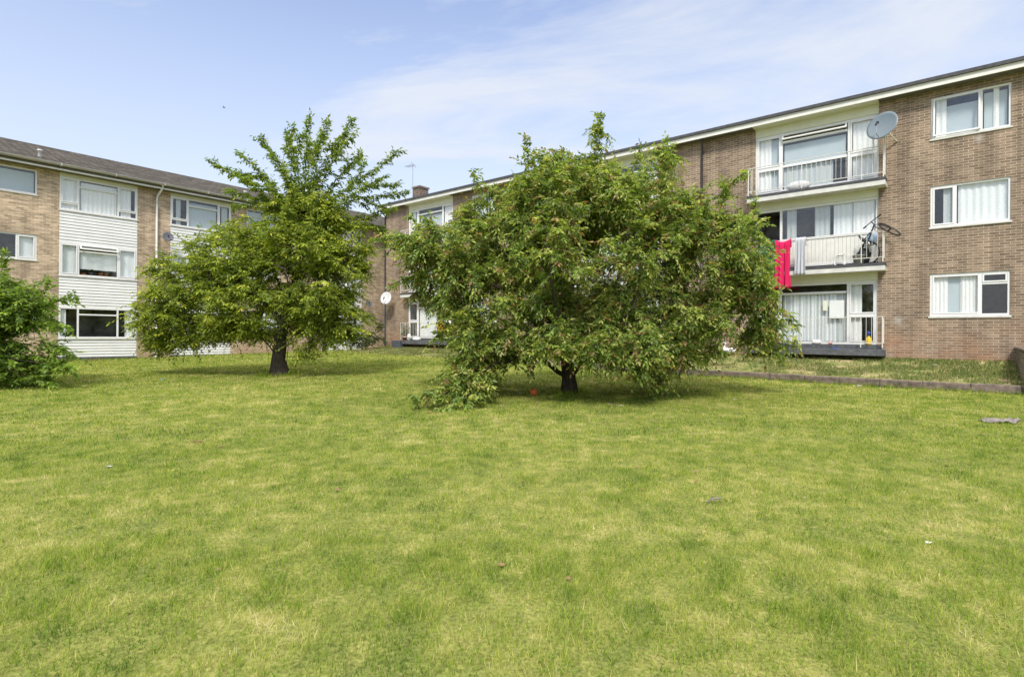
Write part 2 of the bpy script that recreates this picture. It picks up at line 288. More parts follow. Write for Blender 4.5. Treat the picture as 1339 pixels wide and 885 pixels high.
# ------------------------------------------------------------------ mesh helpers
class MB:
    def __init__(s): s.v = []; s.f = []; s.smooth = False
    def quad(s, a, b, c, d):
        n = len(s.v); s.v += [tuple(a), tuple(b), tuple(c), tuple(d)]; s.f.append((n, n + 1, n + 2, n + 3)); return s
    def box(s, x0, x1, y0, y1, z0, z1):
        n = len(s.v)
        s.v += [(x0, y0, z0), (x1, y0, z0), (x1, y1, z0), (x0, y1, z0), (x0, y0, z1), (x1, y0, z1), (x1, y1, z1), (x0, y1, z1)]
        s.f += [tuple(n + i for i in q) for q in ((0, 3, 2, 1), (4, 5, 6, 7), (0, 1, 5, 4), (1, 2, 6, 5), (2, 3, 7, 6), (3, 0, 4, 7))]
        return s
    def tube(s, pts, r, n=8, cap=True, r1=None):
        pts = [Vector(p) for p in pts]; k0 = len(s.v); m = len(pts)
        if not isinstance(r, (list, tuple, np.ndarray)): r = [r + ((r1 if r1 is not None else r) - r) * i / max(1, m - 1) for i in range(m)]
        up = None
        for i, p in enumerate(pts):
            t = (pts[min(i + 1, m - 1)] - pts[max(i - 1, 0)])
            if t.length < 1e-9: t = Vector((0, 0, 1))
            t.normalize()
            if up is None: up = Vector((0, 0, 1)) if abs(t.z) < 0.9 else Vector((1, 0, 0))
            u = t.cross(up)
            if u.length < 1e-4: u = t.cross(Vector((0.3, 1, 0.2)))
            u.normalize(); w = u.cross(t); up = w
            for j in range(n):
                a = 2 * PI * j / n; q = p + (u * math.cos(a) + w * math.sin(a)) * r[i]; s.v.append(tuple(q))
        for i in range(m - 1):
            for j in range(n):
                a = k0 + i * n + j; b = k0 + i * n + (j + 1) % n
                s.f.append((a, b, b + n, a + n))
        if cap:
            s.f.append(tuple(k0 + j for j in range(n))); s.f.append(tuple(k0 + (m - 1) * n + j for j in reversed(range(n))))
        return s
    def torus(s, c, axis, R, r, n=28, m=6):
        axis = Vector(axis).normalized(); u = axis.orthogonal().normalized(); w = axis.cross(u); k = len(s.v); c = Vector(c)
        for i in range(n):
            a = 2 * PI * i / n; d = u * math.cos(a) + w * math.sin(a)
            for j in range(m):
                b = 2 * PI * j / m; s.v.append(tuple(c + d * (R + r * math.cos(b)) + axis * r * math.sin(b)))
        for i in range(n):
            for j in range(m):
                s.f.append((k + i * m + j, k + ((i + 1) % n) * m + j, k + ((i + 1) % n) * m + (j + 1) % m, k + i * m + (j + 1) % m))
        return s
    def lathe(s, prof, c=(0, 0, 0), n=20):
        k = len(s.v); m = len(prof)
        for i in range(n):
            a = 2 * PI * i / n
            for (r, z) in prof: s.v.append((c[0] + r * math.cos(a), c[1] + r * math.sin(a), c[2] + z))
        for i in range(n):
            for j in range(m - 1):
                s.f.append((k + i * m + j, k + ((i + 1) % n) * m + j, k + ((i + 1) % n) * m + j + 1, k + i * m + j + 1))
        return s
    def blob(s, c, r, n=10, jit=0.12, seed=0):
        R = random.Random(seed); k = len(s.v); m = n // 2 + 1
        for i in range(m + 1):
            th = PI * i / m
            for j in range(n):
                a = 2 * PI * j / n; q = 1 + R.uniform(-jit, jit)
                if i in (0, m): q = 1
                s.v.append((c[0] + r[0] * q * math.sin(th) * math.cos(a), c[1] + r[1] * q * math.sin(th) * math.sin(a), c[2] + r[2] * q * math.cos(th)))
        for i in range(m):
            for j in range(n):
                s.f.append((k + i * n + j, k + (i + 1) * n + j, k + (i + 1) * n + (j + 1) % n, k + i * n + (j + 1) % n))
        return s
    def build(s, name, mat, parent=None, smooth=False, bevel=0.0):
        me = bpy.data.meshes.new(name); me.from_pydata(s.v, [], s.f); me.update()
        me.materials.append(mat)
        if smooth: me.polygons.foreach_set('use_smooth', [True] * len(me.polygons))
        o = bpy.data.objects.new(name, me); COL.objects.link(o)
        if parent: o.parent = parent
        if bevel:
            b = o.modifiers.new('bevel', 'BEVEL'); b.width = bevel; b.segments = 2; b.limit_method = 'ANGLE'
        return o
def tag(o, label=None, cat=None, group=None, kind=None):
    if label: o['label'] = label
    if cat: o['category'] = cat
    if group: o['group'] = group
    if kind: o['kind'] = kind
    return o
def empty(name, mat4, label=None, cat=None, group=None):
    o = bpy.data.objects.new(name, None); o.empty_display_size = 0.3; COL.objects.link(o); o.matrix_world = mat4
    return tag(o, label, cat, group)
def np_mesh(name, V, Fc, mat, parent=None, tint=None, nv=3):
    me = bpy.data.meshes.new(name)
    V = np.ascontiguousarray(V, dtype=np.float32); Fc = np.ascontiguousarray(Fc, dtype=np.int32)
    me.vertices.add(len(V)); me.vertices.foreach_set('co', V.ravel())
    me.loops.add(Fc.size); me.loops.foreach_set('vertex_index', Fc.ravel())
    me.polygons.add(len(Fc)); me.polygons.foreach_set('loop_start', np.arange(0, Fc.size, nv, dtype=np.int32))
    me.update(calc_edges=True)
    if tint is not None:
        if tint.ndim == 2:
            a = me.attributes.new('tint', 'FLOAT_COLOR', 'POINT'); a.data.foreach_set('color', np.ascontiguousarray(tint, dtype=np.float32).ravel())
        else:
            a = me.attributes.new('tint', 'FLOAT', 'POINT'); a.data.foreach_set('value', np.ascontiguousarray(tint, dtype=np.float32))
    me.materials.append(mat)
    o = bpy.data.objects.new(name, me); COL.objects.link(o)
    if parent: o.parent = parent
    return o
# ------------------------------------------------------------------ building frames
nR = Vector((0.636, 0.772, 0)).normalized(); DR = 20.4
nL = Vector((-0.772, 0.636, 0)).normalized(); DL = 27.84
MR = Matrix.Translation(nR * DR) @ Matrix.Rotation(math.atan2(-0.636, 0.772), 4, 'Z') @ Matrix.Rotation(0.0053, 4, 'Y')
ML = Matrix.Translation(nL * DL) @ Matrix.Rotation(math.atan2(0.772, 0.636), 4, 'Z') @ Matrix.Rotation(0.0064, 4, 'Y')
def loc(Mx, px, py, yoff=0.0):
    """where the sight line of a photo pixel meets the plane y = yoff of a building's own frame"""
    inv = Mx.inverted(); c = inv @ Vector((0, 0, EYE)); d = inv.to_3x3() @ Vector(((px - CX) / F, 1, (HOR - py) / F))
    t = (yoff - c.y) / d.y
    return c + d * t
R_ = lambda px, py, y=0.0: loc(MR, px, py, y)
L_ = lambda px, py, y=0.0: loc(ML, px, py, y)
def wall_with_holes(mb, x0, x1, z0, z1, holes, th=0.28, y=0.0):
    xs = sorted({x0, x1, *[h[0] for h in holes], *[h[1] for h in holes]}); zs = sorted({z0, z1, *[h[2] for h in holes], *[h[3] for h in holes]})
    xs = [x for x in xs if x0 <= x <= x1]; zs = [z for z in zs if z0 <= z <= z1]
    inside = lambda x, z: any(h[0] < x < h[1] and h[2] < z < h[3] for h in holes)
    for i in range(len(xs) - 1):
        for j in range(len(zs) - 1):
            if not inside((xs[i] + xs[i + 1]) / 2, (zs[j] + zs[j + 1]) / 2):
                mb.quad((xs[i], y, zs[j]), (xs[i + 1], y, zs[j]), (xs[i + 1], y, zs[j + 1]), (xs[i], y, zs[j + 1]))
    for (a, b, c, d) in holes:
        mb.quad((a, y, c), (a, y, d), (a, y + th, d), (a, y + th, c)); mb.quad((b, y, d), (b, y, c), (b, y + th, c), (b, y + th, d))
        mb.quad((a, y, d), (b, y, d), (b, y + th, d), (a, y + th, d)); mb.quad((b, y, c), (a, y, c), (a, y + th, c), (b, y + th, c))
def wave_sheet(mb, x0, x1, z0, z1, y, amp=0.03, per=0.13, seed=0, fan=0.0):
    R = random.Random(seed); n = max(6, int((x1 - x0) / per * 6)); k = len(mb.v); ph = R.uniform(0, 6)
    for i in range(n + 1):
        u = i / n; x = x0 + (x1 - x0) * u
        yy = y + amp * math.sin(2 * PI * (x - x0) / per + ph + 0.8 * math.sin(3.1 * x + ph)) + amp * 0.5 * math.sin(2 * PI * x / (per * 2.7))
        mb.v += [(x, yy, z0), (x, y + (yy - y) * 0.7, z1)]
    for i in range(n):
        a = k + 2 * i; mb.f.append((a, a + 2, a + 3, a + 1))
WCOUNT = [0]
def window(par, x0, x1, z0, z1, cols, y=0.05, fw=0.055, sash=(), curtains=(), opened=(), bare=(), sill=None, depth=1.3, name='window', mat='white', solid=()):
    """cols: list of (cx0, cx1, [transom z...]); one frame mesh, one pane mesh, curtains and the room behind as sub-parts.
    sash: indices (col,row) with an extra sash frame; opened: (col,row,angle) top-hung lights swung out; solid: (col,row) filled with board"""
    WCOUNT[0] += 1; sd = WCOUNT[0]
    fr = MB(); pn = MB(); y1 = y + 0.07
    fr.box(x0, x1, y, y1, z1 - fw, z1); fr.box(x0, x1, y, y1, z0, z0 + fw)
    fr.box(x0, x0 + fw, y, y1, z0 + fw, z1 - fw); fr.box(x1 - fw, x1, y, y1, z0 + fw, z1 - fw)
    op = None; bd = None
    for ci, (a, b, tr) in enumerate(cols):
        a_ = x0 + fw if ci == 0 else a; b_ = x1 - fw if ci == len(cols) - 1 else b
        if ci: fr.box(a - fw, a, y + 0.002, y1, z0 + fw, z1 - fw)
        zs = [z0 + fw] + [t for t in tr] + [z1 - fw]
        for t in tr: fr.box(a_, b_, y + 0.004, y1, t - fw / 2, t + fw / 2)
        for ri in range(len(zs) - 1):
            lo = zs[ri] + (fw / 2 if ri else 0); hi = zs[ri + 1] - (fw / 2 if ri < len(zs) - 2 else 0)
            ang = [o for o in opened if o[:2] == (ci, ri)]
            if (ci, ri) in bare: continue
            if (ci, ri) in solid:
                if bd is None: bd = MB()
                n = max(2, int((b_ - a_) / 0.11)); w = (b_ - a_) / n
                for i in range(n): bd.box(a_ + i * w + 0.003, a_ + (i + 1) * w - 0.003, y + 0.03, y + 0.06, lo, hi)
                continue
            if ang:
                op = op or (MB(), MB()); th = ang[0][2]; s_, c_ = math.sin(th), math.cos(th); h = hi - lo
                def P(x, d, q): return (x, y - 0.005 - d * s_ - q * c_, hi - d * c_ + q * s_)
                def bar(xa, xb, da, db):
                    k = len(op[0].v)
                    op[0].v += [P(xa, da, 0), P(xb, da, 0), P(xb, db, 0), P(xa, db, 0), P(xa, da, 0.045), P(xb, da, 0.045), P(xb, db, 0.045), P(xa, db, 0.045)]
                    op[0].f += [tuple(k + i for i in q) for q in ((0, 3, 2, 1), (4, 5, 6, 7), (0, 1, 5, 4), (1, 2, 6, 5), (2, 3, 7, 6), (3, 0, 4, 7))]
                w = 0.045
                bar(a_, b_, 0, w); bar(a_, b_, h - w, h); bar(a_, a_ + w, w, h - w); bar(b_ - w, b_, w, h - w)
                op[1].quad(P(a_ + w, w, 0.02), P(b_ - w, w, 0.02), P(b_ - w, h - w, 0.02), P(a_ + w, h - w, 0.02))
                continue
            if (ci, ri) in sash:
                w = 0.045; ya, yb = y - 0.012, y + 0.04
                fr.box(a_ + .004, b_ - .004, ya, yb, hi - w, hi - .004); fr.box(a_ + .004, b_ - .004, ya, yb, lo + .004, lo + w)
                fr.box(a_ + .004, a_ + w, ya, yb, lo + w, hi - w); fr.box(b_ - w, b_ - .004, ya, yb, lo + w, hi - w)
                pn.quad((a_ + w, y + .03, lo + w), (b_ - w, y + .03, lo + w), (b_ - w, y + .03, hi - w), (a_ + w, y + .03, hi - w))
            else:
                pn.quad((a_, y + .035, lo), (b_, y + .035, lo), (b_, y + .035, hi), (a_, y + .035, hi))
    w = fr.build(name, M[mat], par, bevel=0.004)
    if pn.f: pn.build('pane', M['glass'], w)
    if bd: bd.build('lower_panel', M['fascia'], w)
    if op:
        op[0].build('vent_sash', M[mat], w); op[1].build('vent_pane', M['glass'], w)
    if curtains:
        for q in curtains:
            kind, a, b, lo, hi = q[:5]; per = q[5] if len(q) > 5 else 0.14
            mb = MB(); wave_sheet(mb, a, b, lo, hi, y + {'net': .095, 'blind': .125}.get(kind, .10 if kind == 'drape_g' else .085), 0.002 if kind == 'blind' else 0.015, per, sd * 7 + int(a * 10))
            mb.build('curtain' if kind != 'blind' else 'blind', M[kind], w, smooth=True)
    rm = MB(); e = 0.0; ya, yb = y + 0.075, y + depth
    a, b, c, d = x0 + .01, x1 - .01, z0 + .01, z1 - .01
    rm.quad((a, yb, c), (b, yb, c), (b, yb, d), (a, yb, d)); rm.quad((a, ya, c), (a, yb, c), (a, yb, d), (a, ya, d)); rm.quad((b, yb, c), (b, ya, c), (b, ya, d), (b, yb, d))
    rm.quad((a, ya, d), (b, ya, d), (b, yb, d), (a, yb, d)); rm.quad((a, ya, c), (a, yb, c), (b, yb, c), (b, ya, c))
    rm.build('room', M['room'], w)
    if sill:
        sl = MB(); sl.box(x0 - .03, x1 + .03, -0.035, y + .02, z0 - sill, z0 - 0.002); sl.build('sill', M['concrete'], w, bevel=0.004)
    return w
def pipe_mesh(x, ztop, zbot, ywall, yfas, r=0.038):
    mb = MB(); pts = [(x + .10, yfas, ztop), (x + .10, yfas, ztop - .12), (x + .02, ywall, ztop - .42), (x, ywall, ztop - .6), (x, ywall, zbot)]
    mb.tube(pts, r, 10)
    z = ztop - .75
    while z > zbot + .4:
        mb.tube([(x, ywall, z), (x, ywall, z + .06)], r * 1.28, 10); z -= 1.75
    return mb
exec_dish = None
# ------------------------------------------------------------------ RIGHT BUILDING (brown brick, balconies)
BR = empty('apartment_building', MR, 'brown brick apartment block with railed balconies and white fascia behind the big bushy tree', 'apartment block')
RX0, RX1, RZ0, RZT = -26.5, 9.5, 0.2, 8.63
BAYS = [(-24.47, -20.87), (-13.0, -9.36), (-5.78, -2.145), (4.9, 8.5)]
WINX = [(-19.5, -17.72), (-16.05, -14.28), (-0.86, 0.905), (2.35, 4.12)]
HEAD = [3.17, 5.76, 8.33]; FOOT = [1.16, 3.74, 6.33]
wz = [(2.03, 3.265), (4.63, 5.84), (7.22, 8.43)]
holes = [(a, b, 1.0, RZT - 0.001) for a, b in BAYS] + [(a, b, c, d) for a, b in WINX for c, d in wz]
wm = MB(); wall_with_holes(wm, RX0, RX1, RZ0, RZT, holes)
wm.quad((RX0, 9.0, RZ0), (RX0, 0, RZ0), (RX0, 0, RZT), (RX0, 9.0, RZT)); wm.quad((RX1, 0, RZ0), (RX1, 9, RZ0), (RX1, 9, RZT), (RX1, 0, RZT))
wm.quad((RX1, 9.0, RZ0), (RX0, 9.0, RZ0), (RX0, 9.0, RZT), (RX1, 9.0, RZT))
wm.build('wall', M['brick_r'], BR)
fm = MB(); fm.box(RX0 - .22, RX1 + .2, -0.375, -0.35, 8.63, 8.80); fm.box(RX0 - .22, RX0 - .195, -0.35, 9.2, 8.63, 8.80); fm.build('fascia', M['fascia'], BR, bevel=0.004)
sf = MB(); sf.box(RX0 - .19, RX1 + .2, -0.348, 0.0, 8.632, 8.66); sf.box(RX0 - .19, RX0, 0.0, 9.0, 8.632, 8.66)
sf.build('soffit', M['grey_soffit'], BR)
rf = MB(); rf.v += [(RX0 - .27, -.43, 8.80), (RX1 + .25, -.43, 8.80), (RX1 + .25, -.43, 8.90), (RX0 - .27, -.43, 8.90), (RX0 - .27, 4.5, 9.14), (RX1 + .25, 4.5, 9.14), (RX0 - .27, 9.4, 8.90), (RX1 + .25, 9.4, 8.90), (RX0 - .27, 9.4, 8.80), (RX1 + .25, 9.4, 8.80)]
rf.f += [(0, 1, 2, 3), (3, 2, 5, 4), (4, 5, 7, 6), (6, 7, 9, 8), (8, 9, 1, 0), (0, 3, 4, 6, 8), (1, 9, 7, 5, 2)]
roofR = rf.build('roof', M['felt'], BR)
# chimney
p0 = R_(537.5, 258, 1.6); p1 = R_(551, 242, 1.6)
cw = 0.62
ch = MB(); cx = (p0.x + p1.x) / 2
ch.box(cx - cw / 2, cx + cw / 2, 1.6, 2.3, 8.95, p1.z - .1); ch.box(cx - cw / 2 - .05, cx + cw / 2 + .05, 1.55, 2.35, p1.z - .1, p1.z)
ch.build('chimney', M['brick_c'], roofR)
pipe_mesh(-7.65, 8.66, 0.75, -0.06, -0.30).build('downpipe', M['pipe_b'], BR, smooth=True)
pe = MB(); pe.tube([(RX0 - .05, -.30, 8.64), (RX0 - .05, -.28, 8.5), (RX0 + .03, -.06, 8.3), (RX0 + .03, -.06, 0.6)], .04, 8); pe.build('downpipe', M['pipe_b'], BR, smooth=True)
# bays: head panels, balconies and windows
def slab(par, x0, x1, ztop, proj=0.45, white=True, name='balcony'):
    s = MB()
    if white:
        s.box(x0, x1, -proj, 0.06, ztop - .235, ztop - .085); o = s.build(name, M['concrete'], par, bevel=0.006)
        t = MB(); t.box(x0 - .01, x1 + .01, -proj - .012, 0.07, ztop - .083, ztop); t.build('deck_edge', M['felt'], o)
    else:
        s.box(x0, x1, -proj - .12, 0.06, ztop - .19, ztop); o = s.build(name, M['deck'], par, bevel=0.01)
        t = MB(); t.box(x0 + .1, x1 - .1, -proj + .25, 0.06, ztop + .002, ztop + .13); t.build('step', M['deck'], o)
    return o
def railing(par, x0, x1, zb, zt, proj=0.45, pitch=0.135, mat='rail', skip=()):
    r = MB(); y = -proj + .03
    r.box(x0, x1, y - .016, y + .016, zt - .007, zt + .012); r.box(x0, x1, y - .012, y + .012, zb - .01, zb + .01)
    for x in (x0, x1): r.box(x - .016, x + .016, y - .016, y + .016, zb - .14, zt - .013)
    for x in (x0, x1):
        r.box(x - .012, x + .012, y + .019, 0.0, zt - .012, zt + .012); r.box(x - .012, x + .012, y + .017, -.001, zb - .01, zb + .01)
        r.box(x - .012, x + .012, -.12, -.096, zb + .0101, zt - .0075)
    n = int((x1 - x0) / pitch)
    for i in range(1, n):
        x = x0 + (x1 - x0) * i / n; big = i % 12 == 0
        w = .012 if big else .0052
        if big: r.box(x - w, x + w, y - w, y + w, zb - .14, zb - .011)
        r.box(x - w, x + w, y - w, y + w, zb + .0101, zt - .0075)
    return r.build('railing', M[mat], par)
for bi, (bx0, bx1) in enumerate(BAYS):
    near = bi == 2
    for k, zt in enumerate([FOOT[1] - .28, FOOT[2] - .28, RZT - .004]):
        hp = MB(); hp.box(bx0, bx1, 0.03, 0.15, HEAD[k], zt); hp.build('head_panel', M['cream'], BR, bevel=0.003)
    # soffit over bay is cream
    sb = MB(); sb.box(bx0 - .01, bx1 + .01, -0.346, 0.03, 8.624, 8.631); sb.build('bay_soffit', M['cream'], BR)
    sd = MB(); sd.box(bx0, bx1, 0.03, .2, 0.75, 1.0); sd.build('plinth', M['deck'], BR)
    for k in range(3):
        zt = [1.02, 3.66, 6.235][k]
        o = slab(BR, bx0 - .14, bx1 + .22, zt, white=k > 0)
        railing(o, bx0 - .10, bx1 + .17, [1.22, 3.82, 6.38][k], [2.02, 4.60, 7.18][k])
        x0, x1 = bx0, bx1
        m = lambda f: x0 + (x1 - x0) * f
        if near: c1, c2 = (R_(1020.5, 300).x - .03), (R_(1108, 300).x - .03)
        else: c1, c2 = (m(.21), m(.75)) if bi % 2 == 0 else (m(.26), m(.79))
        c3 = c1 + (c2 - c1) * .5
        if k == 2:
            # third floor: glazed door - big light under two vents - glazed door
            window(BR, x0, x1, FOOT[k], HEAD[k], [(x0, c1, [7.2]), (c1 + .07, c2, [7.2, 8.02]), (c2 + .09, x1, [7.2])], fw=.075,
                   opened=[(1, 2, .42)] if near else [], sash=[(0, 0), (2, 0), (0, 1), (2, 1)], mat='cream' if False else 'white',
                   curtains=[('drape', x0 + .1, x0 + .5, 6.4, 8.25), ('drape', c2 + .15, x1 - .12, 6.4, 8.25), ('blind', c1 + .1, c2 - .05, 7.25, 7.93, .9), ('drape_g', c1 + .1, c2 - .4, 6.42, 7.14, .17), ('blind', x0 + .45, c1 - .06, 6.4, 8.2, .9)], y=.06)  # lower centre grey curtain is added in place of railing reflections in the glass
        elif k == 1:
            window(BR, x0, x1, FOOT[k], HEAD[k], [(x0, c1, []), (c1 + .07, x1, [4.67])] if near else [(x0, c1, [4.6]), (c1 + .07, c2, [4.6]), (c2 + .09, x1, [4.6])], fw=.075,
                   solid=[(1, 0)] if near else [], bare=[(0, 0)] if near else [], sash=[] if near else [(0, 1), (0, 0)],
                   curtains=[('drape_g', c1 + .2, c1 + .5, 4.7, 5.7), ('drape_g', c1 + 1.05, c1 + 1.5, 4.7, 5.7), ('net', c1 + 1.6, x1 - .7, 4.7, 5.7), ('drape', x1 - .68, x1 - .1, 4.7, 5.7)] if near else [('net', c1 + .1, c2 - .2, 3.85, 5.7)], y=.06)
        else:
            window(BR, x0, x1, FOOT[k], HEAD[k], [(x0, c1, [2.1]), (c1 + .07, c2, [2.84]), (c2 + .09, x1, [2.1])], fw=.075, sash=[(2, 0), (2, 1), (0, 0), (0, 1)],
                   curtains=[('drape_g', c1 + .1, c2 - .02, 1.25, 2.82, .19), ('net', c1 + .15, c2 - .1, 1.25, 2.8, .11), ('drape', c2 + .13, c2 + .42, 1.25, 3.1)] if bi != 0 else [('drape', c1 + .1, c1 + .6, 1.25, 2.82), ('net', c1 + .6, c2 - .3, 1.25, 2.8)], y=.06)
    # dividing bar between the two top vents of the middle window
# plain windows
for wi, (x0, x1) in enumerate(WINX):
    near = wi == 2
    mid = (x0 + x1) / 2
    mx = R_(1282, 150).x if near else mid
    w3 = window(BR, x0, x1, *wz[2], [(x0, mx, []), (mx + .05, x1, [])], sash=[(0, 0)] if not near else [], opened=[(0, 0, .05)] if near else [], sill=.05, y=.03,
           curtains=[('drape', x0 + .12, x0 + .36, 7.25, 8.38), ('drape', mx + .28, x1 - .25, 7.25, 8.4, .1), ('blind', x0 + .1, mx - .05, 7.3, 8.15, .8), ('blind', mx + .08, x1 - .08, 7.3, 8.3, .8)])
    mx = R_(1248, 270).x if near else mid - .3
    window(BR, x0, x1, *wz[1], [(x0, mx, []), (mx + .05, x1, [])], sash=[(0, 0)], sill=.05, y=.03,
           curtains=[('drape_g', x0 + .3, mx - .05, 4.68, 5.78), ('net', mx + .08, x1 - .06, 4.68, 5.8, .16)])
    mx = R_(1281, 390).x if near else mid + .2
    window(BR, x0, x1, *wz[0], [(x0, mx, []), (mx + .05, x1, [2.93])], sash=[(0, 0), (1, 1)], sill=.06, y=.03,
           curtains=[('drape', x0 + .08, x0 + .42, 2.1, 3.2, .09), ('drape', x0 + .70, mx - .05, 2.1, 3.2, .09), ('blind', x0 + .36, x0 + .75, 2.1, 3.2, .9)])
# ------------------------------------------------------------------ LEFT BUILDING (tan brick, weatherboard)
BL = empty('apartment_building', ML, 'tan brick apartment block with white weatherboard panels and a grey tiled roof', 'apartment block')
LX0, LX1, LZ0, LZT = -9.0, 31.0, 0.1, 8.0
LBAYS = [(-1.1, 1.57), (5.46, 8.13), (9.42, 12.09), (17.0, 19.67)]
LWIN = [(2.99, 4.78), (12.85, 14.6)]
lw = [(1.38, 2.62), (3.90, 5.21), (6.51, 7.83)]
lsw = [(1.84, 2.80), (4.40, 5.37), (6.93, 7.89)]
holes = [(a, b, 0.62, LZT - .001) for a, b in LBAYS] + [(a, b, c, d) for a, b in LWIN for c, d in lsw]
wm = MB(); wall_with_holes(wm, LX0, LX1, LZ0, LZT, holes)
wm.quad((LX0, 9, LZ0), (LX0, 0, LZ0), (LX0, 0, LZT), (LX0, 9, LZT)); wm.quad((LX1, 0, LZ0), (LX1, 9, LZ0), (LX1, 9, LZT), (LX1, 0, LZT)); wm.quad((LX1, 9, LZ0), (LX0, 9, LZ0), (LX0, 9, LZT), (LX1, 9, LZT))
wm.build('wall', M['brick_l'], BL)
# roof: courses of wavy lapped tiles
EY, EZ, RY, RZ = -0.42, 8.14, 4.5, 9.98
nx = int((LX1 - LX0 + .6) / 0.075); nr = 16
xs = np.linspace(LX0 - .3, LX1 + .3, nx + 1); prof = 0.032 * np.abs(np.sin(PI * xs / 0.3))
V = []; Fc = []
for side in (0, 1):
    for r in range(nr):
        t0, t1 = r / nr, (r + 1.12) / nr
        yy = lambda t: EY + (RY - EY) * t
        for (t, lift) in ((t0, 0.0), (t0, 0.045), (min(t1, 1.0), 0.012)):
            y = yy(t); z = EZ + (RZ - EZ) * t
            if side: y = 2 * RY - y
            jit = 0.004 * np.sin(xs * 7.3 + r * 2.1)
            V.append(np.stack([xs, np.full_like(xs, y), z + lift + prof * (1 if lift else 0) + jit], 1))
        k = len(V) - 3
        for q in (0, 1):
            a = (k + q) * (nx + 1) + np.arange(nx); b = a + (nx + 1)
            Fc.append(np.stack([a, a + 1, b + 1, b], 1) if not side else np.stack([a + 1, a, b, b + 1], 1))
roofL = np_mesh('roof', np.concatenate(V), np.concatenate(Fc), M['tiles'], BL, nv=4)
rg = MB(); rg.tube([(LX0 - .3, RY, RZ - .02), (LX1 + .3, RY, RZ - .02)], .11, 10); rg.build('ridge', M['tiles'], roofL, smooth=True)
gb = MB(); gb.v += [(LX0, 0, LZT), (LX0, 9, LZT), (LX0, RY, RZ - .05), (LX1, 0, LZT), (LX1, 9, LZT), (LX1, RY, RZ - .05)]; gb.f += [(0, 2, 1), (3, 4, 5)]
gb.build('gable', M['brick_l'], BL)
for (px, py) in ((52, 206), (320.5, 258)):
    p = L_(px, py, 0.75); v = MB(); v.tube([(p.x, .75, p.z - .5), (p.x, .75, p.z + .27)], .065, 10); v.tube([(p.x, .75, p.z + .272), (p.x, .75, p.z + .33)], .085, 10); v.build('roof_vent', M['pipe_w'], roofL, smooth=True)
g = MB()
prof = [(-.11 * math.cos(a), -.085 * math.sin(a)) for a in np.linspace(0, PI, 9)]
k0 = 0
for x in (LX0 - .3, LX1 + .3):
    for (py_, pz_) in prof: g.v.append((x, -.50 + py_, 8.195 + pz_))
for i in range(8): g.f.append((i, i + 1, 9 + i + 1, 9 + i))
x = LX0
while x < LX1: g.box(x - .02, x + .02, -.62, -.40, 8.10, 8.205); x += 1.8
go = g.build('gutter', M['gutter'], BL, smooth=False)
fb = MB(); fb.box(LX0 - .3, LX1 + .3, -.385, -.36, 7.97, 8.12); fb.build('fascia', M['fascia_shade'], BL, bevel=.004); fb = MB(); fb.box(LX0 - .3, LX1 + .3, -.415, -.388, 7.965, 8.025); fb.build('fascia_trim', M['fascia'], BL, bevel=.003)
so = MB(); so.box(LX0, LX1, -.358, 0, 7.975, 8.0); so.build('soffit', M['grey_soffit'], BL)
for px in (204, 452):
    p = L_(px, 350, 0)
    pipe_mesh(p.x, 8.12, 0.45, -.06, -.44, .045).build('downpipe', M['pipe_w'], BL, smooth=True)
def weatherboard(mb, x0, x1, z0, z1, pitch=.127):
    n = max(1, round((z1 - z0) / pitch)); h = (z1 - z0) / n
    for i in range(n):
        a, b = z0 + i * h, z0 + (i + 1) * h
        mb.quad((x0, -.012, a), (x1, -.012, a), (x1, .012, b), (x0, .012, b)); mb.quad((x0, .012, a), (x1, .012, a), (x1, -.012, a), (x0, -.012, a))
